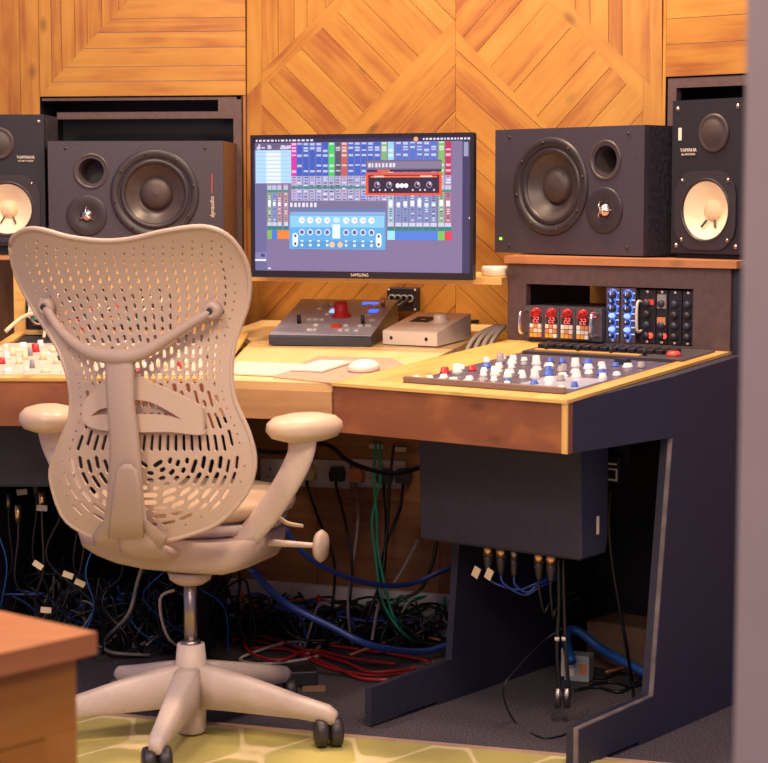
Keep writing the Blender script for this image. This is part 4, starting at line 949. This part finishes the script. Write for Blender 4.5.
plug_lead(341, 473, 'cab_black', 'cab_black', 'black mains plug in the middle socket plate', [aty(345, 520, 5.0), aty(352, 560, 4.95), aty(350, 600, 4.9), atz(345, 640, FL)])
plug_lead(360, 474, 'cab_orange', 'cab_grey', 'pinkish orange mains plug beside the black ones', [aty(358, 520, 5.0), aty(352, 570, 4.95), aty(348, 610, 4.9), atz(352, 645, FL)])
plug_lead(388, 475, 'cab_black', 'cab_black', 'black mains plug behind the green cables', [aty(386, 520, 4.98), aty(384, 570, 4.95), aty(370, 610, 4.9), atz(360, 648, FL)])
plug_lead(407, 475, 'cab_black', 'cab_black', 'rightmost black mains plug, next to the dark hanging box', [aty(400, 510, 4.98), aty(386, 545, 4.95), aty(378, 590, 4.9), atz(392, 640, FL)])
plug_lead(312, 472, 'cab_cream', 'cab_black', 'cream mains plug in the left socket plate beside the arm of the chair', [aty(319, 520, 5.05), aty(334, 560, 5.0), aty(333, 600, 4.9), atz(325, 640, FL)])
cl = lambda L_: [aty(*q) if len(q) == 3 else atz(q[0], q[1], FL) for q in L_]
cable(cl([(376, 442, 4.95), (374, 480, 4.93), (377, 520, 4.92), (378, 550, 4.9), (386, 590, 4.85), (396, 620, 4.8), (420, 634), (440, 640)]), .004, 'cab_green', 'green cable hanging from the desk, left of the pair')
cable(cl([(380, 442, 4.95), (380, 480, 4.93), (372, 520, 4.92), (376, 560, 4.9), (382, 600, 4.85), (400, 630, 4.8), (420, 645)]), .004, 'cab_green', 'green cable hanging from the desk, right of the pair')
cable(cl([(394, 445, 4.95), (390, 480, 4.93), (388, 520, 4.92), (384, 560, 4.9), (380, 600, 4.85), (398, 636, 4.75)]), .004, 'cab_black', 'black cable hanging beside the green pair')
for (a, c) in ((380, 445), (403, 448)):
    p = kp(a, c, .03); b = MB(); b.box((-.02, -.003, -.006), (.02, .003, .006), M4=tmat(p, -A20)); tag(b.build('cable_label', 'label', loc=p), 'white paper tag on the cables below the desk' + (', left one' if a < 390 else ', right one'), 'tag')
cable(cl([(418, 540, 4.9), (408, 560, 4.92), (396, 580, 4.9), (380, 600, 4.9), (372, 640, 4.8)]), .004, 'cab_grey', 'grey cable slanting up behind the hanging box')
cable(cl([(255, 450, 4.6), (285, 452, 4.7), (325, 444, 4.75), (350, 462, 4.8), (385, 473, 4.85), (412, 470, 4.88), (450, 455, 4.95)]), .006, 'cab_black', 'thick black cable sagging below the desk front between chair and sockets')
cable(cl([(285, 528, 4.45), (300, 550, 4.5), (330, 570, 4.6), (372, 584, 4.7), (410, 584, 4.8), (440, 572, 4.85), (470, 560, 4.95)]), .007, 'cab_blue', 'thick dark blue cable swinging across above the heap')
cable(cl([(250, 568, 4.5), (270, 590, 4.55), (290, 606, 4.6), (330, 626, 4.6), (370, 645, 4.6), (420, 652, 4.75), (446, 646, 4.85), (475, 640, 4.95)]), .009, 'cab_blue', 'fat dark blue cable lying across the cable heap')
cable(cl([(437, 540, 4.85), (432, 565, 4.85), (420, 590, 4.85), (398, 602, 4.85), (385, 625, 4.8)]), .005, 'cab_black', 'black cable curving down at the edge of the dark box')
# floor heap right of the column
hr_ = random.Random(21)
def squig(cx, cy, sx, sy, n, h0, h1):
    P = []; a = hr_.uniform(0, 6.28); 
    for i in range(n):
        a += hr_.uniform(-1.3, 1.3) + .5
        x = cx + sx * math.cos(a) * hr_.uniform(.4, 1); y = cy + sy * math.sin(a) * hr_.uniform(.4, 1)
        P.append(Vector((x, y, hr_.uniform(h0, h1))))
    return P
heap = [('cab_black', 52, .0038), ('cab_red', 1, .0034), ('cab_white', 2, .003), ('cab_green', 1, .003), ('cab_blue', 4, .004), ('cab_grey', 1, .0034), ('cab_orange', 1, .0028)]
for mt, n, r_ in heap:
    for i in range(n):
        cx = hr_.uniform(-.42, .10); cy = 5.16 - .364 * (cx - .12) - hr_.uniform(.12, .30)
        cable(squig(cx, cy, hr_.uniform(.10, .18), hr_.uniform(.04, .08), hr_.randint(6, 9), .006, .11 if mt == 'cab_black' else .13), r_, mt, wn[mt] + ' cable tangled in the heap on the floor below the sockets', wn[mt] + ' cables in the floor heap')
cable([atz(440, 640, .02), atz(410, 635, .03), atz(380, 644, .03), atz(350, 655, .02)], .0035, 'cab_orange', 'orange cable on the right edge of the floor heap')
for i, L_ in enumerate([[(245, 640), (275, 645), (300, 655), (330, 668), (370, 675), (410, 672)], [(250, 648), (290, 650), (330, 665), (360, 678), (400, 680)], [(300, 640), (350, 648), (400, 655), (430, 662)], [(232, 640), (262, 636), (300, 648), (345, 662), (372, 672), (415, 668)], [(240, 632), (250, 652), (280, 660), (310, 650), (350, 658), (395, 664)]]):
    cable([atz(a, c, .005 + .003 * i) for a, c in L_], .0040, 'cab_red', 'red cable trailing on the carpet in front of the heap', 'red cables in front of the heap')
cable([atz(305, 655, .008), atz(320, 645, .01), atz(290, 642, .012), atz(255, 652, .01), atz(240, 660, .008), atz(262, 664, .006), atz(300, 660, .006), atz(322, 655, .008)], .004, 'cab_white', 'white cable loop on the carpet just behind the chair base')
b = MB(); pb = atz(315, 690, 0); b.box((pb.x - .03, pb.y - .02, .001), (pb.x + .025, pb.y + .03, .004)); tag(b.build('paper_scrap', 'cardboard', loc=pb), 'torn brown scrap of paper on the carpet near the caster', 'paper')
b = MB(); pb = atz(298, 688, 0); M4 = tmat((pb.x, pb.y, 0), R(10)); b.box((-.05, 0, .001), (.05, .08, .04), bev=.004, M4=M4); tag(b.build('power_adapter', 'black', loc=pb), 'black power adapter brick behind the right rear caster', 'adapter')
# left heap and hanging leads
for mt, n, r_ in [('cab_black', 44, .0036), ('cab_grey', 2, .003), ('cab_white', 1, .0026), ('cab_blue', 4, .0034), ('cab_bright_blue', 2, .002)]:
    for i in range(n):
        cx, cy = hr_.uniform(-1.0, -.45), hr_.uniform(4.90, 5.18)
        cable(squig(cx, cy, hr_.uniform(.08, .17), hr_.uniform(.05, .12), hr_.randint(6, 9), .006, .22 if mt == 'cab_black' else .18), r_, mt, wn[mt] + ' cable tangled in the dark heap under the left wing', wn[mt] + ' cables in the left heap')
for i in range(16):
    x = -.98 + i * .035 + hr_.uniform(-.01, .01); y = 4.72 + hr_.uniform(-.05, .12); z = hr_.uniform(.42, .485)
    mt = hr_.choice(['cab_black', 'cab_black', 'cab_black', 'cab_black', 'cab_bright_blue'])
    cable([(x, y, z), (x, y, z - .08), (x + hr_.uniform(-.05, .05), y + .02, z - .2), (x + hr_.uniform(-.08, .08), y + .05, .16), (x + hr_.uniform(-.1, .1), y + .08, .03)], .0034 if mt != 'cab_bright_blue' else .002, mt, wn[mt] + ' microphone lead hanging under the left wing', wn[mt] + ' leads under the left wing', name='microphone_cable', plug=[((x, y, z), (0, 0, -1), hr_.choice(['brass', 'screw', 'rubber']), .008, .04)])
for i, (a, c, d, rr) in enumerate([(38, 565, 4.62, 35), (68, 575, 4.60, 20), (80, 583, 4.60, 25), (46, 610, 4.6, 5), (22, 492, 4.7, -5), (42, 508, 4.66, 3), (75, 520, 4.66, 80), (60, 500, 4.66, 60)]):
    p = aty(a, c, d); b = MB(); b.box((-.013, -.002, -.007), (.013, .002, .007), M4=Matrix.Translation(p) @ Matrix.Rotation(R(rr), 4, 'Y'))
    tag(b.build('cable_label', 'cab_cream' if i < 4 else 'cab_grey', loc=p), ('cream' if i < 4 else 'grey') + ' paper tag wrapped on a cable under the left wing', 'tag', ('cream' if i < 4 else 'grey') + ' cable tags at left')
cable([aty(150, 540, 4.45), aty(138, 580, 4.5), aty(128, 615, 4.5), atz(105, 640, .03), atz(110, 652, .02), atz(150, 655, .01)], .0045, 'cab_grey', 'grey cable curling down behind the chair base at left')
cable([atz(205, 655, .02), aty(170, 640, 4.7), aty(160, 600, 4.7), aty(175, 590, 4.7)], .004, 'cab_cream', 'cream cable rising behind the chair column')

# ------------------------------------------------------------------ foreground table
a_ = Vector((-.76, .65, 0)).normalized(); c_ = Vector((-.65, -.76, 0)).normalized(); pc = atz(97, 632, .66)
t = thing('side_table', 'orange brown wooden side table, blurred in the left foreground', 'table', (pc.x, pc.y, 0))
def quad(i0, l1, l2): p = (a_ + c_) * i0; return [tuple((p)[:2]), tuple((p + a_ * l1)[:2]), tuple((p + a_ * l1 + c_ * l2)[:2]), tuple((p + c_ * l2)[:2])]
b = MB(); b.prism(quad(0, .5, .5), 'z', .633, .66); b.build('top', 'table_wood', t)
b = MB(); b.prism(quad(.0183, .45, .45), 'z', .54, .633); b.build('apron', 'table_body', t)
for i in range(4):
    p = (a_ + c_) * .0183 + (a_ * .40 if i & 1 else Vector()) + (c_ * .40 if i & 2 else Vector())
    b = MB(); b.prism([tuple(p[:2]), tuple((p + a_ * .05)[:2]), tuple((p + a_ * .05 + c_ * .05)[:2]), tuple((p + c_ * .05)[:2])], 'z', 0.0005, .54); b.build('leg', 'table_body', t)
b = MB(); q = [(a_ + c_) * .0185, (a_ + c_) * .0185 + a_ * .44, (a_ + c_) * .0185 + a_ * .44 + c_ * .44, (a_ + c_) * .0185 + c_ * .44]; b.prism([tuple(v[:2]) for v in q], 'z', .03, .538); b.build('cabinet_body', 'table_body', t)

# ------------------------------------------------------------------ office chair
C0 = Vector((-.43, 4.26, 0)); CA = A20; MC = tmat(C0, -CA); MCi = MC.inverted()
chair = thing('office_chair', 'cream office chair with a perforated curved back, seen from behind', 'chair', C0, -CA)
def cl_(px, py, y):                              # pixel ray meets the chair's own plane y
    n = MC.to_3x3() @ Vector((0, 1, 0)); return MCi @ hit(px, py, MC @ Vector((0, y, 0)), n)
def Sy(x, z):
    y = -.285 + .75 * (x - .02) ** 2
    if z > .88: y -= (z - .88) ** 2 * 1.6
    if z < .70: y += (.70 - z) ** 2 * .9
    return y - .02
def shell3(px, py, off=0.0):
    y = -.29
    for _ in range(4):
        p = cl_(px, py, y); y = Sy(p.x, p.z) + off
    p = cl_(px, py, y); return p
def smooth_closed(P, k):
    out = []; n = len(P)
    for i in range(n):
        a, b_, c, d = [Vector(P[(i + j - 1) % n]) for j in range(4)]
        for s_ in range(k):
            t_ = s_ / k; out.append(tuple(.5 * (2 * b_ + (c - a) * t_ + (2 * a - 5 * b_ + 4 * c - d) * t_ * t_ + (3 * b_ - a - 3 * c + d) * t_ ** 3)))
    return out
OUT = [(10, 246), (15, 235), (27, 229), (43, 230), (68, 237), (102, 241), (130, 239), (160, 232), (192, 227), (210, 228), (226, 235), (238, 248), (246, 264), (249, 283), (247, 305), (240, 325), (234, 344), (231, 370), (233, 396), (240, 414), (248, 432), (254, 455), (253, 474), (244, 496), (218, 523), (178, 538), (149, 542), (108, 541), (80, 531), (61, 514), (50, 478), (54, 458), (63, 435), (70, 415), (69, 384), (57, 348), (36, 314), (16, 276)]
outl = smooth_closed(OUT, 3)
def edge_x(y):
    xs = []
    for i in range(len(outl)):
        a, b_ = outl[i], outl[(i + 1) % len(outl)]
        if (a[1] - y) * (b_[1] - y) <= 0 and a[1] != b_[1]: xs.append(a[0] + (b_[0] - a[0]) * (y - a[1]) / (b_[1] - a[1]))
    return (min(xs), max(xs)) if xs else None
def odist(x, y):
    m_ = 1e9
    for i in range(len(outl)):
        a, b_ = outl[i], outl[(i + 1) % len(outl)]; dx, dy = b_[0] - a[0], b_[1] - a[1]; t_ = max(0, min(1, ((x - a[0]) * dx + (y - a[1]) * dy) / (dx * dx + dy * dy + 1e-9)))
        m_ = min(m_, math.hypot(x - a[0] - dx * t_, y - a[1] - dy * t_))
    return m_
def inpoly(x, y):
    c = False; j = len(outl) - 1
    for i in range(len(outl)):
        if (outl[i][1] > y) != (outl[j][1] > y) and x < (outl[j][0] - outl[i][0]) * (y - outl[i][1]) / (outl[j][1] - outl[i][1]) + outl[i][0]: c = not c
        j = i
    return c
holes = []
def slot(x, y, ang, ln, wd):
    c, s_ = math.cos(ang), math.sin(ang); r_ = wd / 2; h_ = max(ln / 2 - r_, 0.05); P = []
    for sg, off in ((1, -90), (-1, 90)):
        for k in range(4):
            a = R(off + k * 60); P.append((sg * h_ + r_ * math.cos(a), r_ * math.sin(a)))
    return [(x + p[0] * c - p[1] * s_, y + p[0] * s_ + p[1] * c) for p in P]
NC = 24; YB = 455; XB = 150
for i in range(NC):
    f_ = (i + .5) / NC; y = 246 + (i % 2) * 4; prev = None
    def colx(yy):
        if yy < 236: yy = 240
        e = edge_x(yy)
        L_, R_ = edge_x(max(yy, 262))
        return L_ + (R_ - L_) * f_
    y = 240 + (i % 2) * 5; low = False
    while y < YB - 4:
        if y >= 384 and not low: low = True; y = 390 - (i % 2) * 0 if i % 2 == 0 else 387; first = (i % 2 == 1)
        edgef = min(f_, 1 - f_)
        if y < 350: ln, wd, gp = (3.4 + (y - 240) / 110 * 5.4), (2.0 + (y - 240) / 110 * 1.9), 3.5
        elif y < 388: ln, wd, gp = 10, 4.9, 2.4
        else:
            ln, wd, gp = 17.5, 3.7, 4.6
            if first: ln = 8; first = False
            ln = min(ln, YB - 1.5 - y)
            if ln < 5: break
        if edgef < .09: ln, wd, gp = min(ln, 2.6), min(wd, 1.7), 6
        elif edgef < .15 and y < 388: ln, wd = min(ln, 5), min(wd, 2.4)
        yc = y + ln / 2; x = colx(yc); dxx = colx(yc + 3) - colx(yc - 3)
        if inpoly(x, yc) and odist(x, yc) > 7.5 + (2 if y < 350 else 0) and inpoly(x, yc + ln / 2) and yc + ln / 2 < YB + 1: holes.append(slot(x, yc, math.atan2(6, dxx), ln, wd))
        y += ln + gp
# lower bowl: U-shaped rows
eL, eR = edge_x(YB); sp_ = (eR - eL) / NC
for i in range(NC // 2 + 1):
    r_ = sp_ * (i + .5); ry = r_ * .88; per = 17.5 if i > 4 else 11
    a0 = min(.5, 3.5 / r_); nseg = max(2, int((math.pi - 2 * a0) * r_ / per))
    for k in range(nseg):
        ph = .5 if i % 2 else (.5 if nseg < 4 else .28 + .44 * (k / (nseg - 1)))
        a = a0 + (math.pi - 2 * a0) * (k + ph) / nseg
        x = XB + r_ * math.cos(a); y = YB + ry * math.sin(a)
        ln = (math.pi - 2 * a0) * r_ / nseg - 3.7; wd = 4.6 if i < 9 else 3.4
        if odist(x, y) < 15: ln, wd = 2.6, 1.9
        if not inpoly(x, y) or odist(x, y) < 6.5 or ln < 2: continue
        holes.append(slot(x, y, math.atan2(ry * math.cos(a), -r_ * math.sin(a)), ln, wd))
# keep holes apart
good = []
for h_ in holes:
    c = (sum(p[0] for p in h_) / 8, sum(p[1] for p in h_) / 8); ok = True
    for g in good:
        if abs(g[0] - c[0]) < 12 and abs(g[1] - c[1]) < 20:
            if min(math.hypot(p[0] - q[0], p[1] - q[1]) for p in h_ for q in g[2]) < 1.0: ok = False; break
    if ok: good.append((c[0], c[1], h_))
holes = [g[2] for g in good]
grid = []
yy = 232
while yy < 545:
    xx = 8
    while xx < 258:
        if inpoly(xx, yy) and odist(xx, yy) > 3 and not any(abs(g[0] - xx) < 7 and abs(g[1] - yy) < 11 for g in good): grid.append((xx, yy))
        xx += 6
    yy += 6
b = MB(); b.plate(outl, holes, lambda x, y: shell3(x, y), (0, 1, 0), .005, smooth=True)
b.tube([shell3(*p) + Vector((0, .0025, 0)) for p in outl + outl[:1]], .0052, seg=10, steps=1)
sh_o = b.build('backrest_shell', 'shell', chair); sh_o['label'] = 'cream perforated shell with round and slotted holes'
# spine and yoke
b = MB()
def loft(sections, mi=0):      # sections: (px_left, px_right, py, off_front, thickness)
    vs = []
    for (xa, xb, py, off, th) in sections:
        L_, R_ = shell3(xa, py, off), shell3(xb, py, off); m_ = (L_ + R_) / 2
        for k in range(12):
            a = 2 * math.pi * k / 12; cx = math.cos(a); sy = math.sin(a)
            cx = math.copysign(abs(cx) ** .7, cx); sy = math.copysign(abs(sy) ** .7, sy)
            vs.append(m_ + (R_ - L_) / 2 * cx + Vector((0, th / 2 * sy, 0)))
    n = len(sections); fs = [[i * 12 + k, i * 12 + (k + 1) % 12, (i + 1) * 12 + (k + 1) % 12, (i + 1) * 12 + k] for i in range(n - 1) for k in range(12)]
    fs += [list(range(12))[::-1], [(n - 1) * 12 + k for k in range(12)]]
    b.add(vs, fs, mi, smooth=True)
loft([(100, 138, 350, -.035, .018), (105, 134, 362, -.037, .024), (107, 134, 400, -.037, .028), (110, 139, 440, -.035, .028), (108, 143, 490, -.030, .028), (104, 147, 520, -.024, .026), (92, 168, 536, -.016, .022), (95, 165, 546, -.012, .02)])
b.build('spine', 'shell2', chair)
b = MB()
loft([(124, 130, 464, -.0525, .004), (117, 137, 470, -.052, .006), (113, 141, 490, -.048, .006), (110, 143, 520, -.041, .006), (108, 144, 538, -.034, .006)])
b.build('spine_cover', 'shell2', chair)
b = MB(); yk = [(46, 308), (52, 318), (62, 332), (78, 346), (96, 354), (120, 357), (142, 353), (165, 340), (190, 324), (212, 311)]
b.tube([shell3(p[0], p[1], -.020 - .018 * math.sin(math.pi * i / 9)) for i, p in enumerate(yk)], [.0095, .0095, .0105, .012, .015, .017, .0145, .0115, .0100, .0095], seg=12, steps=5)
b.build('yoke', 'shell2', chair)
for (x, y) in ((46, 307), (212, 311)):
    p = shell3(x, y, -.016); b = MB(); b.lathe([(.0185, .014), (.0195, -.002), (.0165, -.010), (.007, -.013), (.006, -.009), (.0001, -.009)], 0, 24, Matrix.Translation(p), 'y'); d_ = b.build('pivot_cap', 'shell2', chair)
    b = MB(); b.lathe([(.0068, -.0135), (.005, -.0138), (.0001, -.0138)], 0, 14, Matrix.Translation(p), 'y'); b.build('pivot_screw', 'cap_grey', d_)
# lumbar support loop (two bands each side)
def band(P, off, th, nm='lumbar_band'):
    b = MB(); xs = [p[0] for p in P]; ys = [p[1] for p in P]
    def ins(x, y):
        c = False; j = len(P) - 1
        for i in range(len(P)):
            if (P[i][1] > y) != (P[j][1] > y) and x < (P[j][0] - P[i][0]) * (y - P[i][1]) / (P[j][1] - P[i][1]) + P[i][0]: c = not c
            j = i
        return c
    P = smooth_closed(P, 3)
    G = [(x, y) for x in range(int(min(xs)), int(max(xs)), 7) for y in range(int(min(ys)), int(max(ys)), 6) if ins(x, y) and ins(x + 2, y) and ins(x - 2, y) and ins(x, y + 2) and ins(x, y - 2)]
    b.plate(P, [], lambda x, y: shell3(x, y, off), (0, 1, 0), th, grid=G, smooth=True); return b.build(nm, 'shell', chair)
band([(129, 372), (150, 382), (175, 393), (198, 405), (202, 412), (203, 432), (196, 431), (184, 421), (168, 411), (150, 402), (130, 398), (126, 385)], -.018, .010)
band([(130, 416), (160, 415), (185, 421), (203, 430), (200, 435), (170, 432), (130, 431)], -.019, .008)
band([(112, 378), (112, 404), (98, 410), (88, 418), (82, 418), (84, 402), (96, 388)], -.018, .010)
band([(112, 416), (112, 430), (92, 428), (83, 420), (96, 415)], -.019, .008)
# seat
b = MB(); b.lathe([(.0001, -.03), (.19, -.028), (.225, -.012), (.232, .006), (.22, .020), (.17, .025), (.0001, .020)], 0, 40, Matrix.Translation((-.01, .03, .505)) @ Matrix.Diagonal((1.0, .98, 1, 1))); b.build('seat', 'seat_fabric', chair)
b = MB(); b.lathe([(.0001, -.03), (.17, -.034), (.215, -.02), (.225, .0)], 0, 40, Matrix.Translation((-.01, .02, .478)) @ Matrix.Diagonal((.96, .96, 1, 1))); b.build('seat_pan', 'base_plastic', chair)
# tilt mechanism and spine link
b = MB(); vs = []; prof = [(-.205, .45), (-.195, .42), (-.16, .402), (-.11, .387), (-.04, .378), (.06, .376), (.15, .378), (.18, .387), (.195, .410), (.20, .45)]
ysec = [(-.185, .55, .030), (-.18, .85, .012), (-.16, .98, .002), (-.10, 1, 0), (.06, 1, 0), (.12, .9, .01)]
for (yy_, sc_, up_) in ysec: vs += [Vector((p[0] * sc_, yy_, .45 - (.45 - p[1]) * (1 - up_ * 12) if up_ else p[1])) for p in prof]
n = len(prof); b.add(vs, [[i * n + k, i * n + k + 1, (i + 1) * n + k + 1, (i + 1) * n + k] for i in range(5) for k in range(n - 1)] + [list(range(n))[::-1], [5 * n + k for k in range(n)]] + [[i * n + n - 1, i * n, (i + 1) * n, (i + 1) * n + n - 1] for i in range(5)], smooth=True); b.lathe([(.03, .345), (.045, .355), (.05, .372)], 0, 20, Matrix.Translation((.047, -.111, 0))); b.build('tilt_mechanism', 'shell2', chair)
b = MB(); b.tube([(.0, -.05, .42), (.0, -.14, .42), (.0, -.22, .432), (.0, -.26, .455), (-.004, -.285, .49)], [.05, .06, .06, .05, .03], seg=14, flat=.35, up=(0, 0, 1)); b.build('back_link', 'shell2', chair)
# arms
for s in (1, -1):
    q = [cl_(px_, py_, -.09) for px_, py_ in ((196, 560), (218, 555), (243, 540), (266, 515), (287, 483), (300, 456), (303, 434))]
    q = [Vector((v.x * s, v.y, v.z)) for v in q]
    b = MB(); b.tube(q, [.022, .024, .027, .028, .029, .030, .034], seg=16, flat=.55, up=(0, 1, 0)); b.build('arm', 'base_plastic', chair)
    yo = -.07 if s > 0 else -.105
    b = MB(); T = Matrix.Translation((s * .302, yo, .690)) @ Matrix.Rotation(-R(28) * s, 4, 'Z') @ Matrix.Diagonal((.066, .094, 1.3, 1))
    b.lathe([(.0001, -.018), (.55, -.018), (.85, -.012), (1.0, .0), (.97, .012), (.8, .021), (.45, .026), (.0001, .027)], 0, 32, T); b.build('arm_pad', 'pad', chair)
# adjustment lever and knob on the right
kb = cl_(321, 546, -.02); ks = cl_(262, 542, -.02)
b = MB(); b.tube([ks, (ks + kb) / 2, kb], [.009, .007, .005], seg=10); kn_ = b.build('tilt_rod', 'base_plastic', chair)
b = MB(); b.lathe([(.0001, -.010), (.030, -.009), (.036, .0), (.030, .009), (.0001, .013)], 0, 24, Matrix.Translation(kb) @ Matrix.Rotation(R(2), 4, 'Z'), 'x'); b.build('tension_knob', 'shell2', kn_)
lv = [cl_(276, 515, -.04), cl_(287, 523, -.04), cl_(303, 526, -.04)]
b = MB(); b.tube(lv, [.009, .007, .005], seg=8, flat=.6); b.build('height_lever', 'pad', chair)
# column and base
BO = Vector((.047, -.111, 0)); TB = Matrix.Translation(BO)
b = MB(); b.lathe([(.0145, .20), (.0145, .370)], 0, 20, TB); b.lathe([(.024, .208), (.022, .218), (.016, .221)], 0, 20, TB); b.build('gas_column', 'screw', chair)
b = MB(); b.lathe([(.028, .014), (.031, .017), (.034, .09), (.037, .10), (.036, .15), (.030, .212), (.0001, .212)], 0, 28, TB); b.build('base_hub', 'base_plastic', chair)
for wa in (-97, -18, 54, 126, 198):
    a = R(wa) + CA; d_ = Vector((math.cos(a), math.sin(a), 0)); n_ = Vector((-d_.y, d_.x, 0))
    secs = [(.015, .168, .075, .030), (.07, .160, .075, .027), (.16, .138, .072, .023), (.26, .112, .069, .019), (.320, .098, .062, .017), (.338, .086, .060, .013)]
    vs = []
    for (r_, zt, zb, hw) in secs:
        for (sx, z) in ((-1, zb), (-.75, zb - .0), (.75, zb), (1, zb + .004), (.92, zt - .006), (.6, zt), (-.6, zt), (-.92, zt - .006)): vs.append(BO + d_ * r_ + n_ * hw * sx + Vector((0, 0, z)))
    n = len(secs); fs = [[i * 8 + k, i * 8 + (k + 1) % 8, (i + 1) * 8 + (k + 1) % 8, (i + 1) * 8 + k] for i in range(n - 1) for k in range(8)] + [list(range(8))[::-1], [(n - 1) * 8 + k for k in range(8)]]
    b = MB(); b.add(vs, fs, smooth=True); lg = b.build('base_leg', 'base_plastic', chair)
    ca2 = R(12) + CA; ax = Vector((math.cos(ca2), math.sin(ca2), 0)); ct = BO + d_ * .320 + Vector((0, 0, .041))
    b = MB()
    for s in (-1, 1): b.lathe([(.0001, -.014), (.020, -.0145), (.029, -.012), (.0315, -.006), (.0315, .006), (.029, .012), (.020, .0145), (.0001, .014)], 0, 24, Matrix.Translation(ct + ax * .0165 * s) @ Matrix.Rotation(ca2, 4, 'Z'), 'x')
    b.cyl(ct, ct + Vector((0, 0, .03)), .006); b.build('caster', 'rubber', lg)
